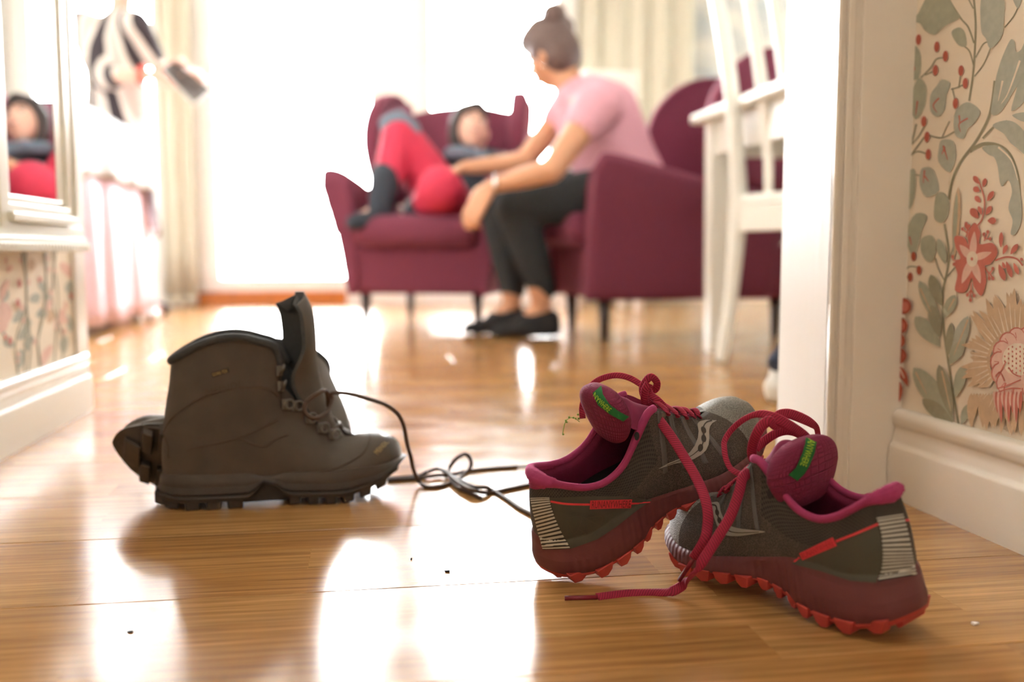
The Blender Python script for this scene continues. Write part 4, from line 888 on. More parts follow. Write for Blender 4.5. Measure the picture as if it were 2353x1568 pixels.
def clean(o, d=.0002, fill=False):
    bm = bmesh.new(); bm.from_mesh(o.data); bmesh.ops.remove_doubles(bm, verts=bm.verts, dist=d)
    if fill: bmesh.ops.holes_fill(bm, edges=[e for e in bm.edges if e.is_boundary])
    bmesh.ops.recalc_face_normals(bm, faces=bm.faces); bm.to_mesh(o.data); bm.free()
    o.data.polygons.foreach_set('use_smooth', [True] * len(o.data.polygons)); return o
def sole_wall(name, U, rows, m, parent, zt, zb, mi=None, base=None):
    """rows: list of (outset, t) with t 0 at the top line and 1 at the outsole base"""
    vs, fs, mis = [], [], []; N = 72; K = len(rows)
    for i in range(N):
        a = i / N * 2; side = 1 if a < 1 else -1; k = a if a < 1 else 2 - a
        f = k * (U.n - 1); j = min(int(f), U.n - 2); F = U.F[j].lerp(U.F[j + 1], f - j)
        A = U.F[max(j - 1, 0)]; B_ = U.F[min(j + 2, U.n - 1)]; nrm = Vector((-(B_ - A).y, (B_ - A).x, 0)).normalized()
        if k < .02: nrm = Vector((-1, 0, 0)).lerp(nrm, k / .02).normalized()
        if k > .98: nrm = Vector((1, 0, 0)).lerp(nrm, (1 - k) / .02).normalized()
        top = interp(zt, F.x)
        for o_, t in rows:
            p = Vector((F.x, max(F.y, 0), 0)) + nrm * (o_(F.x) if callable(o_) else o_); bot = zb(p.x) if callable(zb) else interp(zb, p.x)
            p.z = top + (bot - top) * t; p.y *= side; vs.append(p * U.L)
    for i in range(N):
        for r in range(K - 1):
            a = i * K + r; b = ((i + 1) % N) * K + r; fs.append((a, b, b + 1, a + 1)); mis.append(mi(vs[a].x / U.L, r) if mi else 0)
    # top and bottom skins strip across
    for r, flip in ((0, False), (K - 1, True)):
        for i in range(N // 2):
            q = (i * K + r, ((i + 1) % N) * K + r, ((N - i - 1) % N) * K + r, ((N - i) % N) * K + r); q = tuple(dict.fromkeys(q))
            if len(q) > 2: fs.append(q if not flip else q[::-1]); mis.append(0)
    o = mk(name, vs, fs, m, parent, True, mis)
    bm = bmesh.new(); bm.from_mesh(o.data); bmesh.ops.recalc_face_normals(bm, faces=bm.faces); bm.to_mesh(o.data); bm.free()
    o.data.polygons.foreach_set('use_smooth', [True] * len(o.data.polygons)); o.data.set_sharp_from_angle(angle=math.radians(48)); return o
def flapb(q, k, v):
    w = math.exp(-((k - .56) / .13) ** 2) * v ** 2
    return q + Vector((.075 * w, .0, .02 * w))
UB = Upper(bF, bT, b_zt, LB, 12, 15, .30, flapb)
def make_boot(M):
    e = empty('hiking_boot', M)
    nk = 60
    def mib(i, j):
        k = abs((i + .5) / (nk * 2) * 2 - 1); return 1 if (k > .86) else 0
    up = clean(UB.mesh('upper', [M_LEATH, M_LEATHS], e, nk, 16, mib))
    # padded collar: rolled rim along the top, and the inside
    rim = [UB.pt(k, 1.0, s) for s, ks in ((-1, [.46 - .46 * i / 14 for i in range(14)]), (1, [.46 * i / 14 for i in range(15)])) for k in ks]
    tube('collar_rim', rim, .0048, M_LINING, e, 10, 2, radii=None)
    inn = grid('lining', lambda u, v: UB.pt(abs(u * 2 - 1) * .62, 1 - v * .96, 1 if u > .5 else -1, .022 * min(1, v * 6)), 64, 8, M_LINING, e)
    # sole: rubber rand, midsole, lugged outsole
    base = lambda x: max(.032, interp(b_zb, x) + .03)
    sole_wall('rubber_rand', UB, [(.004, -.22), (.012, .0), (.016, .4), (.010, .6)], M_RAND, e, b_zt, base)
    msole = sole_wall('midsole', UB, [(.010, .18), (.018, .40), (.022, .62), (.014, .70), (.024, .82), (.020, 1.0)], M_RUBBER, e, b_zt, base)
    boxo('arch_shade_block', (.34 * LB, .56 * LB, -.085 * LB, .085 * LB, .010 * LB, .09 * LB), M_RUBBER, e, bev=.002)  # added dark block, stands in for the shade under the arch
    lugs = []
    for (xa, xb) in ((.055, .115), (.135, .195), (.215, .275), (.295, .36), (.535, .585), (.605, .655), (.675, .725), (.745, .795), (.815, .865), (.885, .93)):
        for s in (-1, 1):
            xm = (xa + xb) / 2; f = [F for F in UB.F if F.x <= xm][-1]; w = f.y + .016
            z0 = interp(b_zb, xm); za, zb_ = interp(b_zb, xa), interp(b_zb, xb)
            y0, y1 = sorted((s * w * .25, s * w)); 
            bm = bmesh.new(); lugs.append(bm); g = box(bm, xa, xb, y0, y1, 0, .055)
            for v in g:
                tt = 0 if v.co.x < xm else 1; zz = za if tt == 0 else zb_
                v.co.z = zz + (v.co.z if v.co.z > .02 else 0); 
                if v.co.z < zz + .01: v.co.x = xm + (v.co.x - xm) * .86; v.co.y *= .98
    for (xa, xb) in ((.02, .06), (.93, .99)):
        bm = bmesh.new(); lugs.append(bm); g = box(bm, xa, xb, -.06, .06, 0, .05)
        for v in g: v.co.z += interp(b_zb, v.co.x)
    for bm in lugs:
        bmesh.ops.scale(bm, vec=(LB,) * 3, verts=bm.verts); bmesh.ops.bevel(bm, geom=bm.edges[:], offset=.0012, segments=1, affect='EDGES')
        bmo('outsole_lug', bm, M_RUBBER, msole)
    # tongue, standing up and slightly twisted so that its lining shows
    tc = catmull([(.76, 0, .245), (.715, 0, .33), (.675, 0, .45), (.655, 0, .56), (.652, 0, .68), (.640, 0, .78), (.605, 0, .855)], 5)
    def tg(off):
        def f(u, v):
            p = tc[0] if v <= 0 else (tc[-1] if v >= 1 else tc[int(v * (len(tc) - 1))].lerp(tc[min(int(v * (len(tc) - 1)) + 1, len(tc) - 1)], v * (len(tc) - 1) % 1))
            a = (u - .5) * 2; hw = interp([(0, .055), (.3, .09), (.6, .10), (.85, .095), (1, .075)], v); up_ = interp([(0, 0), (.35, .1), (.6, 1), (1, 1)], v)
            y = a * hw; bend = -.10 * abs(a) ** 1.8 * (1.15 if a > 0 else .42 + .9 * (1 - up_)) * (.35 + .65 * (1 if v < .85 else math.sqrt(max(0, 1 - ((v - .85) / .15) ** 2))))
            th = off * (1 - abs(a) ** 4 * .6)
            e_ = 1 if v < .9 else math.sqrt(max(0, 1 - ((v - .9) / .1) ** 2))
            q = Vector((p.x + bend * (.25 + .75 * min(1, v * 2.2)) + th, y * (.55 + .45 * e_), p.z - .05 * (1 - e_) * abs(a) - (.035 * a * a * (v > .8) * (v - .8) * 5)))
            return q * LB
        return f
    grid('tongue', tg(.012), 18, 30, M_LEATH, e)
    grid('tongue_lining', tg(-.022), 18, 30, M_LINING, e)
    L1, L2 = tg(.012), tg(-.022)
    ring = [(u, v) for u, v in [(0, i / 24) for i in range(24)] + [(i / 18, 1) for i in range(18)] + [(1, 1 - i / 24) for i in range(25)]]
    vs = [L1(u, v) for u, v in ring] + [L2(u, v) for u, v in ring]; n = len(ring)
    mk('tongue_edge', vs, [(i, i + 1, n + i + 1, n + i) for i in range(n - 1)], M_LINING, e)
    # hooks and D-rings along both eyestays
    for s in (-1, 1):
        for k, v, big in ((.425, .90, 1), (.455, .84, 1), (.505, .80, 0), (.54, .90, 0), (.585, .90, 0), (.625, .90, 0), (.66, .92, 0)):
            p = UB.pt(k, v, s); n = Vector((.25, s, .1)).normalized()
            Mh = frame(p + n * .0035, n, (0, 0, 1))
            bm = bmesh.new(); box(bm, -.004, .0005, -.0035, .0035, -.006, .006, Mh, .0008)
            pl = bmo('lace_hook', bm, M_METAL, e)
            if big: tube('hook_arm', [Mh @ Vector(q) for q in ((.0, 0, -.004), (.006, 0, -.002), (.009, .002, .003), (.006, .004, .007))], .0018, M_METAL, pl, 6, 4)
            else: tube('ring', [Mh @ Vector((.003 + .0006 * math.sin(a), .0055 * math.cos(a) + .004, .0055 * math.sin(a))) for a in [j * math.pi / 5 for j in range(11)]], .0014, M_METAL, pl, 6, 3)
    # lacing across the throat
    for k in (.585, .625, .66):
        a, b = UB.pt(k, .98, -1), UB.pt(k + .02, .98, 1); mid = (a + b) / 2 + Vector((.004, 0, .006))
        tube('lace', [a, mid, b], .0021, M_BLACE, e, 7, 6)
    return e
def seams(e, U, lists, r, m, side=-1):
    for ln in lists: tube('seam', [U.pt(k, v, side) for k, v in ln], r, m, e, 6, 5)
bM1 = Matrix.Translation((-.42774, 1.11189, 0)) @ Matrix.Rotation(math.radians(15), 4, 'Z')
b1 = make_boot(bM1)
M_SEAM = mat('leather_seam', lin(74, 62, 50), .7)
seams(b1, UB, [[(.06, .36), (.12, .50), (.22, .60), (.34, .66), (.44, .70)], [(.10, .16), (.20, .22), (.30, .27), (.40, .40), (.46, .52)], [(.06, .36), (.10, .25), (.10, .16)], [(.30, .27), (.38, .22), (.46, .34), (.52, .48)], [(.55, .04), (.66, .16), (.76, .40), (.80, .70), (.82, .97)]], .0011, M_SEAM)
yv = Vector((-.28, .78, .58)).normalized(); xv = Vector((-.88, -.47, 0)); xv = (xv - yv * xv.dot(yv)).normalized()
toe = atY(262, 1060, 1.128)
o2 = toe - LB * (xv * 1.03 + yv * .13)
bM2 = Matrix((xv, yv.cross(xv), yv)).transposed().to_4x4(); bM2.translation = o2
b2 = copy_tree(b1); b2.matrix_world = bM2
tag(b1, 'upright brown leather hiking boot with its tongue pulled up and laces undone', 'boot', 'pair of brown hiking boots')
tag(b2, 'brown hiking boot fallen on its side behind the upright boot, black sole showing', 'boot', 'pair of brown hiking boots')
# lift the fallen boot until it just rests on the floor
mz = min((bM2 @ v.co).z for ch in b2.children_recursive for v in ch.data.vertices)
bM2.translation.z -= mz - .0005; b2.matrix_world = bM2

# ---- decals: flat print/fabric laid onto a curved part, found by sight lines from the traced outline
def bvh_of(objs, Ms):
    vs, fs = [], []
    for o in objs:
        b = len(vs); vs += [Ms @ v.co for v in o.data.vertices]; fs += [tuple(b + i for i in p.vertices) for p in o.data.polygons]
    return BVHTree.FromPolygons(vs, fs)
def decal(name, polys, bvh, Mobj, m, parent, eps=.0006, maxe=7, mats=None, maxd=None):
    """polys: list of (pixel outline, material index)"""
    bm = bmesh.new()
    for pts, mi in polys:
        vs = [bm.verts.new((x, y, 0)) for x, y in pts]
        for t in tessellate_polygon([[Vector((x, y, 0)) for x, y in pts]]):
            try: f = bm.faces.new([vs[i] for i in t]); f.material_index = mi
            except ValueError: pass
    for _ in range(5):
        es = [e for e in bm.edges if e.calc_length() > maxe]
        if not es: break
        bmesh.ops.subdivide_edges(bm, edges=es, cuts=1); bmesh.ops.triangulate(bm, faces=[f for f in bm.faces if len(f.verts) > 3])
    inv = Mobj.inverted(); o = Vector((0, 0, CAMH)); dead = []
    for v in bm.verts:
        h, n, i, d = bvh.ray_cast(o, ray(v.co.x, v.co.y).normalized())
        if h is None or (maxd and d > maxd): dead.append(v); continue
        dr = ray(v.co.x, v.co.y).normalized()
        if n.dot(dr) > 0: n = -n
        v.co = inv @ (h + n * eps - dr * eps * .5)
    bmesh.ops.delete(bm, geom=dead, context='VERTS')
    return bmo(name, bm, mats or m, parent, True)
def text_polys(s, quad, font_sx=1.0):
    """outline text mapped to a pixel quad (top-left, top-right, bottom-right, bottom-left) -> pixel triangles"""
    cu = bpy.data.curves.new('t', 'FONT'); cu.body = s; cu.resolution_u = 2; t = bpy.data.objects.new('t', cu); C.objects.link(t)
    dg = bpy.context.evaluated_depsgraph_get(); dg.update(); me = bpy.data.meshes.new_from_object(t.evaluated_get(dg))
    xs = [v.co.x for v in me.vertices]; ys = [v.co.y for v in me.vertices]; x0, x1, y0, y1 = min(xs), max(xs), min(ys), max(ys)
    a, b, c, d = [Vector(q) for q in quad]; out = []
    def mp(v):
        u = (v.x - x0) / (x1 - x0); w = (v.y - y0) / (y1 - y0); p = (d.lerp(c, u)).lerp(a.lerp(b, u), w); return (p.x, p.y)
    for p in me.polygons: out.append([mp(me.vertices[i].co) for i in p.vertices])
    bpy.data.objects.remove(t); bpy.data.meshes.remove(me); bpy.data.curves.remove(cu); return out
c3 = lambda L: [(230 + x / 2.851, 650 + y / 2.851) for x, y in L]
ub = [ch for ch in b1.children if ch.name.startswith(('upper', 'rubber_rand'))]
bvb = bvh_of(ub, bM1)
M_TAG = mat('dark_fabric_tag', lin(52, 48, 42), .8)
tagp = [(c3([(728, 592), (840, 556), (848, 586), (738, 622)]), 0)]
tagp2 = text_polys('GORE-TEX', c3([(734, 594), (832, 566), (836, 586), (740, 614)]))
decal('side_tag', tagp, bvb, bM1, M_TAG, b1, .0006); decal('side_lettering', [(p, 0) for p in tagp2], bvb, bM1, M_GOLD, b1, .0011)
decal('embossed_lettering', [(p, 0) for p in text_polys('MEINDL', c3([(690, 700), (935, 640), (940, 685), (695, 745)]))], bvb, bM1, M_SEAM, b1, .0008)
decal('toe_lettering', [(p, 0) for p in text_polys('MEINDL', c3([(1790, 1110), (1862, 1040), (1890, 1050), (1818, 1128)]))], bvb, bM1, M_GOLD, b1, .0011)
# loose end of the lace: ring over the eyelets, arc in the air, tangle on the floor
binv = bM1.inverted()
c6 = lambda L: [(860 + x / 5.227, 960 + y / 5.227) for x, y in L]
def blace(pts, r=.0026): return tube('lace', [binv @ p for p in pts], r, M_BLACE, b1, 8, 6)
cl = lambda L: [(620 + x / 3.485, 650 + y / 3.485) for x, y in L]
blace([V(x, y, Y) for (x, y), Y in zip(cl([(470, 985), (450, 870), (380, 890), (290, 960), (285, 1040), (350, 1085), (430, 1060), (480, 1000), (500, 930), (490, 890), (540, 880), (660, 895), (820, 940), (940, 985), (1030, 1060), (1075, 1160), (1100, 1290), (1130, 1400)]), (1.13, 1.115, 1.10, 1.09, 1.085, 1.085, 1.10, 1.115, 1.125, 1.125, 1.125, 1.125, 1.125, 1.125, 1.125, 1.13, 1.135, 1.14))]
      + [atZ(x, y, z) for (x, y), z in zip(c6([(470, 620), (530, 750), (620, 830), (760, 830), (900, 790), (1040, 720), (1140, 620), (1165, 540), (1130, 460), (1070, 445), (980, 500), (900, 620), (930, 740), (1000, 840), (1100, 880), (1280, 970)]), (.03, .008, .0025, .0025, .0025, .005, .012, .02, .028, .030, .024, .010, .0045, .0025, .0025, .0025))])
blace([atZ(x, y, .0025 + .002 * (i in (2, 3))) for i, (x, y) in enumerate(c6([(160, 755), (480, 735), (700, 700), (950, 680), (1160, 640), (1450, 610), (1720, 592)]))])
tube('aglet', [binv @ atZ(*c6([(1720, 592)])[0], .0025), binv @ atZ(*c6([(1872, 588)])[0], .002)], .0015, M_BLACE, b1, 8, 3)
blace([atZ(x, y, .0025 + (.006 if 3 <= i <= 8 else 0)) for i, (x, y) in enumerate(c6([(150, 735), (400, 715), (560, 695), (650, 650), (760, 620), (860, 650), (960, 740), (1080, 825), (1220, 880), (1370, 905), (1500, 885), (1840, 815), (2080, 775)]))])
blace([atZ(x, y, .0025 + (.007 if 1 <= i <= 3 else 0)) for i, (x, y) in enumerate(c6([(830, 640), (1000, 740), (1180, 830), (1330, 840), (1430, 885), (1600, 985), (1760, 1095), (1930, 1180), (2040, 1230)]))])
# ================================================================ RUNNING SHOES
LS = .293
sF = [(.078, 0), (.086, .034), (.110, .063), (.152, .087), (.21, .107), (.30, .116), (.40, .120), (.50, .130), (.60, .146), (.70, .156), (.78, .154), (.87, .138), (.945, .104), (.992, .056), (1.010, 0)]
sT = [(.102, 0, .326), (.107, .038, .329), (.127, .066, .325), (.165, .083, .306), (.22, .093, .282), (.290, .096, .272), (.365, .093, .298), (.43, .085, .365), (.505, .072, .425), (.585, .052, .375), (.67, .038, .320), (.745, .020, .280), (.80, 0, .270), (.865, 0, .276), (.925, 0, .266), (.960, 0, .244)]
sF.insert(7, (.45, .124))
s_zt = [(0, .125), (.1, .118), (.2, .120), (.3, .140), (.4, .146), (.5, .140), (.6, .134), (.7, .126), (.85, .130), (.95, .150), (1.02, .168)]
s_zb = [(0, .012), (.06, -.008), (.12, -.026), (.2, -.032), (.30, -.024), (.38, -.004), (.45, .030), (.5, .048), (.6, .056), (.75, .051), (.85, .055), (.95, .088), (1.03, .135)]
M_KNIT = None
def knit(name, base, dark, light, sc_, rough=.75, dots=None):
    m = mat(name, base, rough); nt = m.node_tree; N = nt.nodes; L = nt.links; b = N['Principled BSDF']
    tc = N.new('ShaderNodeTexCoord'); v = N.new('ShaderNodeTexVoronoi'); v.inputs['Scale'].default_value = sc_
    if dots:
        mp0 = N.new('ShaderNodeMapping'); mp0.inputs['Scale'].default_value = dots; L.new(tc.outputs['UV'], mp0.inputs[0]); mp_ = N.new('ShaderNodeMapping'); mp_.inputs['Rotation'].default_value = (0, 0, math.radians(45)); L.new(mp0.outputs[0], mp_.inputs[0])
        v.voronoi_dimensions = '2D'; v.inputs['Randomness'].default_value = 0; L.new(mp_.outputs[0], v.inputs['Vector'])
    else: L.new(tc.outputs['Object'], v.inputs['Vector'])
    cr = N.new('ShaderNodeValToRGB'); e = cr.color_ramp.elements; e[0].position = .12; e[0].color = dark; e[1].position = .42; e[1].color = base; e2 = e.new(.7); e2.color = light
    L.new(v.outputs['Distance'], cr.inputs[0]); 
    n = N.new('ShaderNodeTexNoise'); n.inputs['Scale'].default_value = 26; n.inputs['Detail'].default_value = 4; L.new(tc.outputs['Object'], n.inputs['Vector'])
    mx = N.new('ShaderNodeMix'); mx.data_type = 'RGBA'; mx.blend_type = 'MULTIPLY'; mx.inputs['Factor'].default_value = 1; r = N.new('ShaderNodeMapRange'); r.inputs['From Min'].default_value = .3; r.inputs['From Max'].default_value = .7; r.inputs['To Min'].default_value = .75; r.inputs['To Max'].default_value = 1.15
    L.new(n.outputs['Fac'], r.inputs['Value']); L.new(cr.outputs[0], mx.inputs['A']); L.new(r.outputs[0], mx.inputs['B']); L.new(mx.outputs['Result'], b.inputs['Base Color'])
    bp = N.new('ShaderNodeBump'); bp.inputs['Strength'].default_value = .6; bp.inputs['Distance'].default_value = .0008; L.new(v.outputs['Distance'], bp.inputs['Height']); L.new(bp.outputs[0], b.inputs['Normal'])
    return m
M_KNIT = knit('grey_brown_knit', lin(68, 63, 57), lin(42, 39, 36), lin(86, 80, 73), 900)
M_MESH = knit('charcoal_spacer_mesh', lin(66, 62, 57), lin(20, 19, 17), lin(72, 68, 62), 1, .75, (190, 24, 1))
M_TOEK = knit('pale_grey_knit', lin(116, 116, 110), lin(80, 80, 76), lin(138, 138, 132), 800, .5)
M_OVER = mat('smooth_grey_overlay', lin(88, 88, 88), .38, noise=.3, nscale=40, coat=.2)
M_PANEL = mat('grey_green_heel_panel', lin(74, 75, 66), .6, noise=.12, nscale=30, bump=.1, bscale=400)
M_MAG = mat('magenta_lining_knit', lin(126, 32, 72), .85, noise=.15, nscale=60, bump=.4, bscale=700, sheen=.15, bdist=.0006)
M_MAGQ = mat('magenta_quilted_knit', lin(130, 34, 74), .85, noise=.12, nscale=60, bump=.9, bscale=.0036, btype='grid', sheen=.15, bdist=.0012, uv=True)
M_MAGT = mat('pink_terry_trim', lin(162, 54, 102), .9, noise=.15, nscale=150, bump=.4, bscale=1100, sheen=.5)
M_MID = mat('dusty_maroon_foam', lin(108, 58, 62), .62, noise=.18, nscale=25, bump=.3, bscale=45, btype='wave', stretch=(1, .4, 3), bdist=.0012)
M_MIDD = mat('maroon_foam_with_diamond_dents', lin(112, 62, 66), .62, noise=.15, nscale=25, bump=1, bscale=170, btype='checker', stretch=(1, 1, 1), rot=(math.radians(45), math.radians(45), 0), bdist=.004)
M_LUG = mat('coral_rubber_lugs', lin(184, 68, 62), .55, noise=.2, nscale=50)
M_BLKR = mat('black_rubber', lin(24, 22, 22), .6)
M_REFD = mat('dark_reflective_tape', lin(44, 44, 44), .5)
M_REF = mat('silver_reflective_tape', lin(196, 194, 184), .35, noise=.12, nscale=60)
M_REDT = mat('red_film_transfer', lin(218, 62, 72), .5); M_REDD = mat('dark_red_print', lin(110, 34, 38), .6)
M_GREEN = mat('green_woven_ribbon', lin(22, 106, 52), .8, bump=.3, bscale=900); M_LIME = mat('lime_thread', lin(176, 214, 62), .8)
M_LOGO = mat('grey_reflective_film', lin(154, 150, 142), .45); M_LOGOD = mat('dark_film', lin(52, 48, 44), .6)
M_INSOLE = mat('black_insole', lin(38, 36, 38), .5, bump=.3, bscale=700)
def lace_mat():
    m = mat('magenta_flat_lace', lin(170, 28, 66), .8, sheen=.4); nt = m.node_tree; N = nt.nodes; L = nt.links; b = N['Principled BSDF']
    tc = N.new('ShaderNodeTexCoord'); mp = N.new('ShaderNodeMapping'); mp.inputs['Rotation'].default_value = (0, 0, math.radians(35)); L.new(tc.outputs['UV'], mp.inputs[0])
    w = N.new('ShaderNodeTexWave'); w.inputs['Scale'].default_value = 160; w.inputs['Distortion'].default_value = .6; L.new(mp.outputs[0], w.inputs['Vector'])
    cr = N.new('ShaderNodeValToRGB'); e = cr.color_ramp.elements; e[0].position = .30; e[0].color = lin(124, 18, 46); e[1].position = .7; e[1].color = lin(164, 28, 64); L.new(w.outputs['Fac'], cr.inputs[0]); L.new(cr.outputs[0], b.inputs['Base Color'])
    bp = N.new('ShaderNodeBump'); bp.inputs['Strength'].default_value = .4; bp.inputs['Distance'].default_value = .0005; L.new(w.outputs['Fac'], bp.inputs['Height']); L.new(bp.outputs[0], b.inputs['Normal']); return m
M_LACE = lace_mat()
M_LACED = mat('dark_lace_back', lin(60, 14, 26), .8)
US = Upper(sF, sT, s_zt, LS, 9.5, 12.5, .22)
def make_shoe(M, sy):
    e = empty('running_shoe', M); nk = 64
    KC = 8.2 / 15                       # collar ends at the top eyelet
    def mis(i, j):
        k = abs((i + .5) / (nk * 2) * 2 - 1); v = (j + .5) / 16
        if k < KC * .93 and v > .42: return 1
        if k > .80: return 2
        if v > .93 and k > KC: return 3
        return 0
    clean(US.mesh('upper', [M_KNIT, M_MESH, M_TOEK, M_OVER], e, nk, 16, mis))
    # ridged overlays fanning from the eyelets
    for s in (-1, 1):
        for j, (ka, kb) in enumerate(((.565, .53), (.61, .585), (.655, .64), (.70, .70))):
            for d in (-.007, 0, .007):
                tube('overlay_rib', [US.pt(ka + d * .6 + (kb - ka) * t, .97 - .70 * t, s) for t in (0, .25, .5, .75, 1)], .0016, M_OVER, e, 6, 4, .6)
    # padded collar trim, thickest at the heel
    pts = [(k, s) for s, ks in ((-1, [KC - KC * i / 20 for i in range(20)]), (1, [KC * i / 20 for i in range(21)])) for k in ks]
    tube('collar_trim', [US.pt(k, 1.0, s) for k, s in pts], .005, M_MAGT, e, 12, 2, radii=[.0032 + .0036 * max(0, 1 - abs(k) / .15) + .0006 * (k > .45) for k, s in pts])
    grid('lining', lambda u, v: US.pt(abs(u * 2 - 1) * .60, 1 - v * .94, 1 if u > .5 else -1, .026 * min(1, v * 7)), 72, 10, M_MAG, e)
    sole_wall('insole', US, [(-.012, -.14), (-.012, .0), (-.012, .1)], M_INSOLE, e, s_zt, lambda x: interp(s_zt, x) - .15)
    base = lambda x: interp(s_zb, x) + .030
    def mim(x, r): return 1 if x < .34 and r in (2, 3) else 0
    fl = lambda a: (lambda x: a * ((.55 + .5 * min(1, max(0, (x - .05) / .15))) if x < .3 else 1.0) * (.45 if .4 < x < .55 else 1))
    sole_wall('midsole', US, [(.003, -.10), (.009, .02), (fl(.014), .16), (fl(.017), .36), (fl(.020), .56), (fl(.023), .74), (fl(.021), .92), (fl(.016), 1.0)], [M_MID, M_MIDD], e, s_zt, base, mim)
    osole = sole_wall('outsole', US, [(fl(.014), .96), (fl(.017), 1.05), (fl(.010), 1.12)], M_LUG, e, s_zt, base)
    # lugs: wedge teeth along both edges and chevrons down the middle
    lugs = []
    def tooth(xa, xb, ya, yb, depth, point=.62):
        bm = bmesh.new(); lugs.append(bm)
        vs = []
        for y in (ya, yb):
            xm = xa + (xb - xa) * point
            for x, dz in ((xa, .038), (xa + (xb - xa) * .22, .004), (xm, .0), (xb - (xb - xa) * .10, .014), (xb, .038)):
                vs.append(bm.verts.new((x, y, interp(s_zb, x) + dz * depth)))
        for i in range(4): bm.faces.new((vs[i], vs[i + 1], vs[i + 6], vs[i + 5]))
        bm.faces.new((vs[4], vs[0], vs[5], vs[9])); bm.faces.new(vs[:5][::-1]); bm.faces.new(vs[5:])
    xs = [.105, .185, .262, .332, .385, .43, .475, .53, .60, .685, .77, .85, .915]
    for a, b in zip(xs, xs[1:]):
        xm = (a + b) / 2; f = min(US.F, key=lambda q: abs(q.x - xm)); w = f.y + fl(.021)(xm) + .004
        for s in (-1, 1): tooth(a + .004, b - .006, s * w * .62, s * w, 1.0, .62 if s > 0 else .62)
        if .10 < xm < .36 or xm > .52: tooth(a + .012, b - .004, -w * .40, w * .40, .9)
    tooth(.088, .125, -.05, .05, .8); tooth(.92, .985, -.05, .05, .8)
    for bm in lugs:
        bmesh.ops.scale(bm, vec=(LS,) * 3, verts=bm.verts); bmesh.ops.recalc_face_normals(bm, faces=bm.faces)
        bmesh.ops.bevel(bm, geom=bm.edges[:], offset=.0007, segments=1, affect='EDGES'); bmo('outsole_lug', bm, M_LUG, osole)
    # tongue: padded, rounded tip rising above the throat
    tc = catmull([(.76, 0, .262), (.66, 0, .315), (.57, 0, .368), (.49, 0, .415), (.455, 0, .438), (.44, 0, .452)], 6)
    def tg(off):
        def f(u, v):
            q = v * (len(tc) - 1); i = min(int(q), len(tc) - 2); p = tc[i].lerp(tc[i + 1], q - i); d = (tc[min(i + 1, len(tc) - 1)] - tc[max(i - 1, 0)]).normalized(); n = Vector((d.z, 0, -d.x)); n = n if n.z > 0 else -n
            a = (u - .5) * 2; hw = interp([(0, .03), (.3, .055), (.55, .078), (.8, .088), (1, .085)], v); e_ = math.sqrt(max(0, 1 - (max(0, v - .80) / .2) ** 2)) if v > .80 else 1
            e_ = max(e_, .02)
            pad = off * interp([(0, .5), (.5, .8), (.75, 1.5), (.95, 1.5), (1, .6)], v) * (1 - abs(a) ** 3) * (e_ ** .6)
            r = p + n * pad - n * (.055 * a * a * (hw / .088)) ; r.y = a * hw * e_; return r * LS
        return f
    grid('tongue', tg(.014), 20, 36, M_MAG, e); grid('tongue_back', tg(-.010), 20, 36, M_MAG, e)
    # thick padded tip of the tongue, standing up in the opening
    def pad(u, v):
        th_ = math.pi * (v - .5); ph = 2 * math.pi * u; sg = lambda a, n: math.copysign(abs(a) ** n, a)
        x = sg(math.cos(th_), .55) * sg(math.cos(ph), .8); y = sg(math.cos(th_), .55) * sg(math.sin(ph), .7); z = sg(math.sin(th_), .75)
        hw = .104 if z > 0 else .104 + .026 * z
        X = .420 + .038 * x * (1 + .25 * z) - .012 * z - .030 * (1 - y * y) * (-.35) ; Z = .402 + .098 * z - .022 * y * y * max(0, z)
        return Vector((X + .02 * y * y - .052, y * hw, Z + .034)) * LS
    G2 = grid('tongue_pad', pad, 40, 24, M_MAGQ, e, closeu=True, uvscale=(.17, .075))
    # lacing bars across the tongue and eyelets
    for j, k in enumerate((.60, .635, .67, .705, .735)):
        a, b = US.pt(k, .985, -1), US.pt(k + .012 * (-1) ** j, .985, 1); mid = (a + b) / 2; mid.z += .006
        tube('lace', [a + Vector((0, 0, -.002)), a + Vector((0, 0, .0025)), mid, b + Vector((0, 0, .0025)), b + Vector((0, 0, -.002))], .0034, M_LACE, e, 8, 6, .4, up=(.3, 0, 1))
    for s in (-1, 1):
        p = US.pt(.575, .93, s); 
        lathe('eyelet', [(.0012, 0), (.0034, .0), (.0036, .0012), (.0014, .0014)], M_METAL, e, frame(p + Vector((0, s * .0006, .0003)), (1, 0, .2), (.1, s, .5)), 14)
    return e
def Re(yaw, pitch, roll):
    cy, sy_ = math.cos(yaw), math.sin(yaw); cp_, sp = math.cos(pitch), math.sin(pitch); c_, s_ = math.cos(roll), math.sin(roll)
    return Matrix(((cy, -sy_, 0), (sy_, cy, 0), (0, 0, 1))) @ Matrix(((cp_, 0, -sp), (0, 1, 0), (sp, 0, cp_))) @ Matrix(((1, 0, 0), (0, c_, -s_), (0, s_, c_)))
def rest(e, M):
    mz = min((M @ v.co).z for ch in e.children_recursive for v in ch.data.vertices); M.translation.z -= mz - .0004; e.matrix_world = M; return M
mA = Re(math.radians(31), math.radians(16.5), math.radians(12)).to_4x4(); mA.translation = (.0098, .8487, .0075)
mB = Re(math.radians(122), math.radians(-7.5), math.radians(-9)).to_4x4() @ Matrix.Diagonal((.945, 1, 1, 1)); mB.translation = (.3241, .6953, .0272)
shA = make_shoe(mA, -1); mA = rest(shA, mA)
shB = copy_tree(shA)
pB = [c for c in shB.children if c.name.startswith('tongue_pad')][0]; pB.data = pB.data.copy(); pB.data.transform(Matrix.Translation((.006, -.0035, -.0195)) @ Matrix.Diagonal((1, 1.36, 1, 1)))
mB = rest(shB, mB)
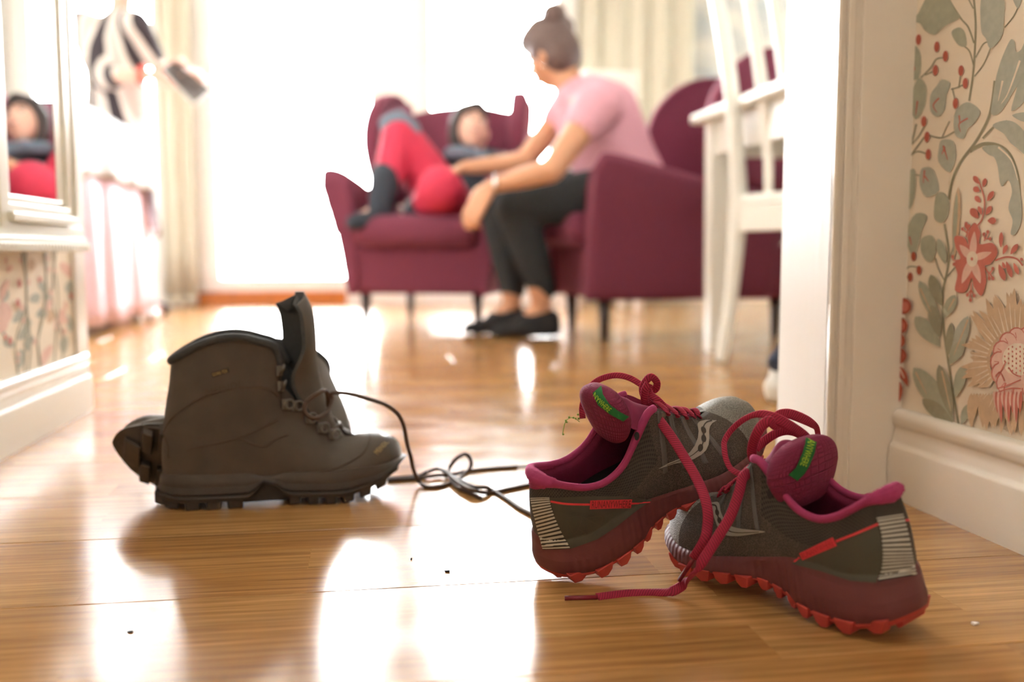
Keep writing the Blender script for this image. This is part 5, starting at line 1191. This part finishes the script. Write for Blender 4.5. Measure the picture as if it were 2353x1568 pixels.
tag(shA, 'grey and magenta running shoe on the left, toe propped on the other shoe', 'shoe', 'pair of trail running shoes')
tag(shB, 'grey and magenta trail running shoe nearest the baseboard, heel with striped tape towards the viewer', 'shoe', 'pair of trail running shoes')
ch_ = lambda e, *n: [c for c in e.children if c.name.split('.')[0] in n]
bvA = bvh_of(ch_(shA, 'upper', 'midsole'), mA); bvB = bvh_of(ch_(shB, 'upper', 'midsole'), mB)
tgA = bvh_of(ch_(shA, 'tongue_pad'), mA); tgB = bvh_of(ch_(shB, 'tongue_pad'), mB)
k1_ = lambda L: [(1180 + x / 2.703, 840 + y / 2.703) for x, y in L]
k2_ = lambda L: [(1540 + x / 2.903, 920 + y / 2.903) for x, y in L]
k3_ = lambda L: [(1480 + x / 6.031, 860 + y / 6.031) for x, y in L]
k4_ = lambda L: [(1630 + x / 7.84, 930 + y / 7.84) for x, y in L]
def strip(Lf, Rt, n, fill=.55):
    """stripes between two edge polylines (pixels)"""
    a = catmull([(x, y, 0) for x, y in Lf], 10); b = catmull([(x, y, 0) for x, y in Rt], 10)
    g = lambda P, t: P[min(int(t * (len(P) - 1)), len(P) - 2)].lerp(P[min(int(t * (len(P) - 1)), len(P) - 2) + 1], t * (len(P) - 1) - min(int(t * (len(P) - 1)), len(P) - 2))
    out = []
    for i in range(n):
        t0, t1 = i / n, (i + fill) / n; p, q, r, s = g(a, t0), g(b, t0), g(b, t1), g(a, t1); out.append(([(p.x, p.y), (q.x, q.y), (r.x, r.y), (s.x, s.y)], 0))
    return out
def ribbon(pts, w, w2=None, n=6):
    P = catmull([(x, y, 0) for x, y in pts], n); out = []; m = len(P); L_, R_ = [], []
    for i, p in enumerate(P):
        t = (P[min(i + 1, m - 1)] - P[max(i - 1, 0)]).normalized(); ww = (w + ((w2 if w2 is not None else w) - w) * i / (m - 1)) / 2
        L_.append((p.x - t.y * ww, p.y + t.x * ww)); R_.append((p.x + t.y * ww, p.y - t.x * ww))
    return [([L_[i], L_[i + 1], R_[i + 1], R_[i]], 0) for i in range(m - 1)]
def smooth_poly(pts, n=4):
    q = [(x, y, 0) for x, y in pts]; m = len(q); P = catmull(q[-2:] + q + q[:3], n)[2 * n:(2 + m) * n]; return [(p.x, p.y) for p in P]
# --- left shoe
decal('heel_panel', [(k1_([(225, 822), (480, 812), (690, 812), (860, 835), (760, 905), (640, 1000), (520, 1080), (358, 1138), (300, 1040), (265, 960), (240, 880)]), 0)], bvA, mA, M_PANEL, shA, .0006)
decal('heel_tape', [(k1_([(108, 820), (228, 812), (240, 880), (265, 960), (300, 1040), (357, 1137), (188, 1142), (160, 1040), (130, 920)]), 0)], bvA, mA, M_REFD, shA, .0010, 5)
decal('heel_tape_bars', strip(k1_([(112, 822), (132, 920), (160, 1040), (188, 1140)]), k1_([(226, 816), (241, 890), (285, 1005), (353, 1136)]), 17), bvA, mA, M_REF, shA, .0016, 5)
decal('red_line', ribbon(k1_([(232, 842), (330, 858), (470, 863)]), 4.6), bvA, mA, M_REDT, shA, .0012, 6)
decal('red_line', ribbon(k1_([(725, 856), (780, 854), (845, 850)]), 4.6, 2), bvA, mA, M_REDT, shA, .0012, 6)
decal('red_box', [(k1_([(472, 838), (732, 831), (724, 884), (470, 892)]), 0)], bvA, mA, M_REDT, shA, .0012, 6)
decal('red_box_lettering', [(p, 0) for p in text_polys('RUNANYWHERE', k1_([(482, 842), (724, 836), (718, 880), (479, 886)]))], bvA, mA, M_REDD, shA, .0017, 6)
decal('panel_emboss', ribbon(k1_([(340, 945), (420, 940), (380, 1040), (330, 960)]), 2.5) + ribbon(k1_([(440, 950), (550, 940), (480, 1050), (400, 1010)]), 2.5) + ribbon(k1_([(430, 940), (540, 1000)]), 2.5) + ribbon(k1_([(560, 945), (610, 920), (570, 985)]), 2.5), bvA, mA, mat('embossed_panel_line', lin(76, 76, 66), .6), shA, .0011)
decal('heel_pad', [(smooth_poly(k1_([(92, 700), (110, 650), (200, 628), (300, 640), (285, 690), (230, 742), (160, 768), (105, 755)])), 0)], bvh_of(ch_(shA, 'upper', 'collar_trim'), mA), mA, M_MAGT, shA, .0014, 6)
lo = k3_([(185, 1312), (330, 1230), (500, 1165), (620, 1090), (690, 1000), (735, 890), (745, 800), (728, 700), (760, 665), (850, 645), (1005, 652), (940, 690), (905, 740), (893, 800), (895, 900), (885, 985), (850, 1060), (780, 1125), (680, 1180), (560, 1215), (400, 1245), (290, 1280)])
decal('logo_film', [(lo, 0)], bvA, mA, M_LOGO, shA, .0012, 6)
def bead(x, y, rx, ry, a): return [(x + rx * math.cos(t) * math.cos(a) - ry * math.sin(t) * math.sin(a), y + rx * math.cos(t) * math.sin(a) + ry * math.sin(t) * math.cos(a)) for t in [j * math.pi / 8 for j in range(16)]]
lines = ribbon(k3_([(935, 658), (860, 680), (815, 730), (812, 785), (815, 830), (818, 900), (795, 980), (765, 1035), (650, 1130), (540, 1175), (300, 1262)]), 3.2, 1.2) + [(k3_(bead(812, 785, 32, 50, -.5)), 0), (k3_(bead(815, 902, 33, 52, -.2)), 0), (k3_(bead(766, 1030, 36, 52, .2)), 0)]
decal('logo_lines', lines, bvA, mA, M_LOGOD, shA, .0017, 5)
decal('tongue_tag', [(k1_([(497, 175), (545, 132), (556, 185), (600, 245), (660, 290), (712, 318), (680, 345), (600, 300), (530, 245)]), 0)], tgA, mA, M_GREEN, shA, .0012, 6)
decal('tongue_tag_lettering', [(p, 0) for p in text_polys('NY', k1_([(512, 172), (545, 210), (528, 232), (503, 190)]))] + [(p, 0) for p in text_polys('WHERE', k1_([(547, 208), (612, 268), (592, 288), (530, 230)]))], tgA, mA, M_LIME, shA, .0018, 6)
decal('trim_hole', [(k1_(bead(766, 440, 14, 26, .1)), 0)], bvh_of(ch_(shA, 'upper', 'collar_trim'), mA), mA, M_BLKR, shA, .0008, 5)
# --- right shoe
decal('heel_panel', [(k2_([(1382, 838), (1120, 945), (870, 1050), (815, 1092), (1000, 1140), (1200, 1205), (1375, 1218), (1412, 1100), (1417, 1000), (1402, 900)]), 0)], bvB, mB, M_PANEL, shB, .0006)
decal('heel_tape', [(k2_([(1368, 780), (1545, 755), (1572, 860), (1602, 1000), (1638, 1165), (1383, 1210), (1412, 1100), (1417, 1000), (1402, 880)]), 0)], bvB, mB, M_REFD, shB, .0010, 5)
decal('heel_tape_bars', strip(k2_([(1372, 784), (1403, 880), (1416, 1000), (1412, 1100), (1388, 1204)]), k2_([(1543, 760), (1570, 860), (1600, 1000), (1617, 1085), (1634, 1163)]), 17), bvB, mB, M_REF, shB, .0016, 5)
for rb in (ribbon(k2_([(1385, 825), (1250, 885), (1110, 942)]), 5.5), ribbon(k2_([(870, 1046), (832, 1080)]), 6, 4), ribbon(k2_([(1560, 802), (1600, 806), (1640, 834)]), 5)): decal('red_line', rb, bvB, mB, M_REDT, shB, .0012, 6)
decal('red_box', [(k2_([(866, 1020), (1090, 914), (1118, 970), (888, 1066)]), 0)], bvB, mB, M_REDT, shB, .0012, 6)
decal('red_box_lettering', [(p, 0) for p in text_polys('RUNANYWHERE', k2_([(880, 1022), (1084, 926), (1104, 968), (894, 1056)]))], bvB, mB, mat('deep_red_print', lin(168, 44, 52), .6), shB, .0017, 6)
decal('heel_pad', [(smooth_poly(k2_([(1250, 590), (1350, 543), (1480, 545), (1552, 575), (1560, 620), (1500, 662), (1400, 686), (1330, 670), (1285, 630)])), 0)], bvh_of(ch_(shB, 'upper', 'collar_trim'), mB), mB, M_MAGT, shB, .0014, 6)
lo = k2_([(262, 700), (300, 685), (332, 690), (345, 750), (370, 800), (410, 840), (480, 858), (640, 875), (560, 892), (450, 908), (370, 900), (330, 860), (300, 790), (288, 735)])
decal('logo_film', [(smooth_poly(lo, 3), 0)], bvB, mB, M_LOGO, shB, .0012, 6)
decal('logo_lines', ribbon(k2_([(285, 705), (315, 715), (325, 770), (345, 820), (390, 868), (460, 885), (600, 878)]), 4, 1.5) + [(k2_(bead(322, 755, 13, 22, -.2)), 0), (k2_(bead(338, 808, 14, 22, -.3)), 0)], bvB, mB, M_LOGOD, shB, .0017, 5)
decal('tongue_tag', [(k4_([(1735, 612), (1915, 680), (1880, 860), (1790, 1090), (1700, 1240), (1570, 1368), (1410, 1262), (1545, 1130), (1650, 890), (1710, 720)]), 0)], tgB, mB, M_GREEN, shB, .0012, 6)
decal('tongue_tag_lettering', [(p, 0) for p in text_polys('ANYWHERE', k4_([(1890, 672), (1716, 1118), (1605, 1082), (1772, 636)]))], tgB, mB, M_LIME, shB, .0018, 6)
decal('trim_hole', [(k2_(bead(672, 622, 22, 40, .1)), 0)], bvh_of(ch_(shB, 'upper', 'collar_trim'), mB), mB, M_BLKR, shB, .0008, 5)
# --- laces
def slace(e, M, pts, w=.0046, radii=None, flat=.26, up=(0, -1, .35)):
    inv = M.inverted(); R3 = inv.to_3x3()
    u_ = [R3 @ Vector(a) for a in up] if isinstance(up, list) else R3 @ Vector(up)
    return tube('lace', [inv @ p for p in pts], w, M_LACE, e, 10, 8, flat, up=u_, radii=radii)
def aglet(e, M, a, b): tube('aglet', [M.inverted() @ a, M.inverted() @ b], .0021, mat('maroon_aglet', lin(120, 24, 44), .3), e, 8, 2)
# left shoe: bow loop over the tongue, knot, end hanging past the toe of the other shoe
kk = lambda x, y, Y: atY(*k1_([(x, y)])[0], Y)
slace(shA, mA, [kk(430, 330, .925), kk(428, 250, .925), kk(465, 150, .925), kk(530, 90, .92), kk(630, 62, .915), kk(720, 78, .91), kk(800, 125, .905), kk(850, 165, .90)], .0030)
slace(shA, mA, [kk(925, 300, .912), kk(880, 270, .905), kk(815, 200, .90), kk(805, 130, .90), kk(850, 72, .90), kk(890, 105, .905), kk(880, 150, .91), kk(840, 140, .91), kk(850, 180, .905), kk(900, 220, .90), kk(950, 275, .905), kk(940, 300, .91)], .0036, flat=.4)
slace(shA, mA, [kk(815, 240, .90), kk(815, 160, .895), kk(840, 110, .895)], .0038, flat=.5)
slace(shA, mA, [kk(860, 295, .885), kk(905, 340, .875), kk(985, 450, .86), kk(1060, 570, .845), kk(1130, 690, .83), kk(1180, 800, .815), kk(1205, 900, .805), kk(1205, 1000, .80), kk(1185, 1090, .795), kk(1120, 1200, .80)], .0046, flat=.35)
aglet(shA, mA, kk(1120, 1200, .80), kk(1030, 1335, .815))
# right shoe: eyelet end running down to the floor
gz = lambda x, y, z=.0016: atZ(*k1_([(x, y)])[0], z)
kb = lambda x, y, Y: atY(*k4_([(x, y)])[0], Y)
slace(shB, mB, [kb(720, 1215, .815), kb(600, 1330, .808), kk(1400, 790, .800), kk(1350, 930, .793), kk(1280, 1050, .787), kk(1210, 1160, .782), kk(1150, 1250, .782), gz(1070, 1350, .012), gz(980, 1405, .004), gz(860, 1412), gz(700, 1418), gz(520, 1440)], .0046, flat=.35, up=[(0, -1, .35)] * 5 + [(0, -1, 1)] * 3 + [(0, -.5, 1)] * 3)
aglet(shB, mB, gz(520, 1442), gz(318, 1447))
slace(shB, mB, [kb(640, 1275, .812), kb(500, 1230, .815), kb(380, 1150, .82), kb(300, 980, .825), kb(270, 800, .83), kb(275, 660, .835), kb(380, 480, .835), kb(560, 310, .83), kb(760, 200, .825), kb(950, 170, .82), kb(1150, 230, .815), kb(1350, 330, .815), kb(1530, 430, .82), kb(1680, 520, .825), kb(1830, 650, .83), kb(1960, 760, .845)], .0046, radii=[.0026] * 9 + [.0036, .0046, .005, .0046, .004, .0035, .003])
slace(shB, mB, [kb(830, 1050, .825), kb(770, 900, .82), kb(790, 700, .815), kb(870, 500, .81), kb(960, 370, .81), kb(1080, 300, .81), kb(1180, 370, .815), kb(1250, 340, .82)], .0046, flat=.4)
slace(shB, mB, [kb(1200, 190, .83), kb(1300, 160, .835), kb(1450, 170, .84), kb(1650, 240, .845), kb(1830, 330, .85), kb(1930, 420, .855), kb(1970, 600, .86), kb(2040, 740, .862), kb(2120, 900, .862)], .0046, radii=[.003, .0038, .0046, .0048, .0042, .003, .0028, .0028, .0028])
slace(shB, mB, [kb(840, 790, .835), kb(950, 690, .84), kb(1100, 580, .84), kb(1250, 500, .84), kb(1400, 470, .84), kb(1550, 500, .84), kb(1650, 560, .845)], .0040)
# bits of moss clinging to the left shoe
mp = [kk(395, 355, .955)]
mo = tube('moss_stem', [mA.inverted() @ kk(410, 350, .95), mA.inverted() @ kk(370, 325, .95), mA.inverted() @ kk(325, 345, .95), mA.inverted() @ kk(305, 425, .95)], .0004, mat('moss_green', lin(120, 150, 50), .8), shA, 5, 5)
bm = bmesh.new()
for x, y in ((325, 342), (345, 322), (372, 325), (400, 305), (385, 330), (405, 330), (330, 352), (308, 428)):
    bmesh.ops.create_icosphere(bm, subdivisions=1, radius=.0012, matrix=mA.inverted() @ Matrix.Translation(kk(x, y, .95)))
bmo('moss_leaves', bm, mo.data.materials[0], mo)
# ================================================================ small things on the floor
M_CRUMB = mat('dark_bark_crumb', lin(40, 32, 26), .9)
def crumb(px, py, w, d, m, name, label, cat, ang=0):
    p = atZ(px, py, 0); bm = bmesh.new(); g = box(bm, -w, w, -d, d, 0, .0015, None); 
    for v in bm.verts: v.co.x *= 1 + random.uniform(-.3, .3); v.co.z *= random.uniform(.6, 1.2)
    o = bmo(name, bm, m); o.matrix_world = Matrix.Translation(p + Vector((0, 0, .0001))) @ Matrix.Rotation(ang, 4, 'Z'); return tag(o, label, cat)
crumb(1028, 1315, .0026, .0009, M_CRUMB, 'bark_crumb', 'dark sliver of dirt on the bright floor between boots and running shoes', 'dirt', -.2)
crumb(300, 1454, .0020, .0010, M_CRUMB, 'bark_crumb', 'dark crumb of dirt on the floor at the lower left', 'dirt', .3)
crumb(945, 1287, .0007, .0006, M_CRUMB, 'bark_crumb', 'tiny dark speck on the grey reflection strip of the floor', 'dirt')
M_LINT = mat('white_lint', lin(240, 238, 234), .9)
crumb(2240, 1435, .0022, .0016, M_LINT, 'lint_flake', 'white fleck of lint on the floor at the lower right', 'lint', .4)
# canvas bag slumped behind the door lining
M_CANV = mat('white_canvas', lin(226, 224, 218), .9, noise=.1, nscale=60, bump=.3, bscale=600); M_BLUEC = mat('blue_black_canvas', lin(52, 62, 84), .85, noise=.2, nscale=60)
bp_ = atZ(1762, 932); bag = empty('cloth_bag', bp_ + Vector((.06, .03, 0)), 'white and dark blue cloth bag on the floor just behind the door lining', 'bag')
X = lambda a, b, c: bag.location + Vector((a, b, c))
blob('bag_body', [[(X(-.03, 0, .03), .03), (X(.06, 0, .05), .05)], [(X(.0, .02, .05), .045), (X(.07, .02, .09), .05)], [(X(-.045, -.01, .014), .013), (X(.02, -.01, .02), .02)]], [], .006, M_CANV, bag, 4)
blob('bag_flap', [[(X(-.034, .0, .082), .020), (X(.05, .0, .125), .03)], [(X(-.02, .0, .10), .02), (X(.03, .0, .16), .016)]], [], .005, M_BLUEC, bag, 4)
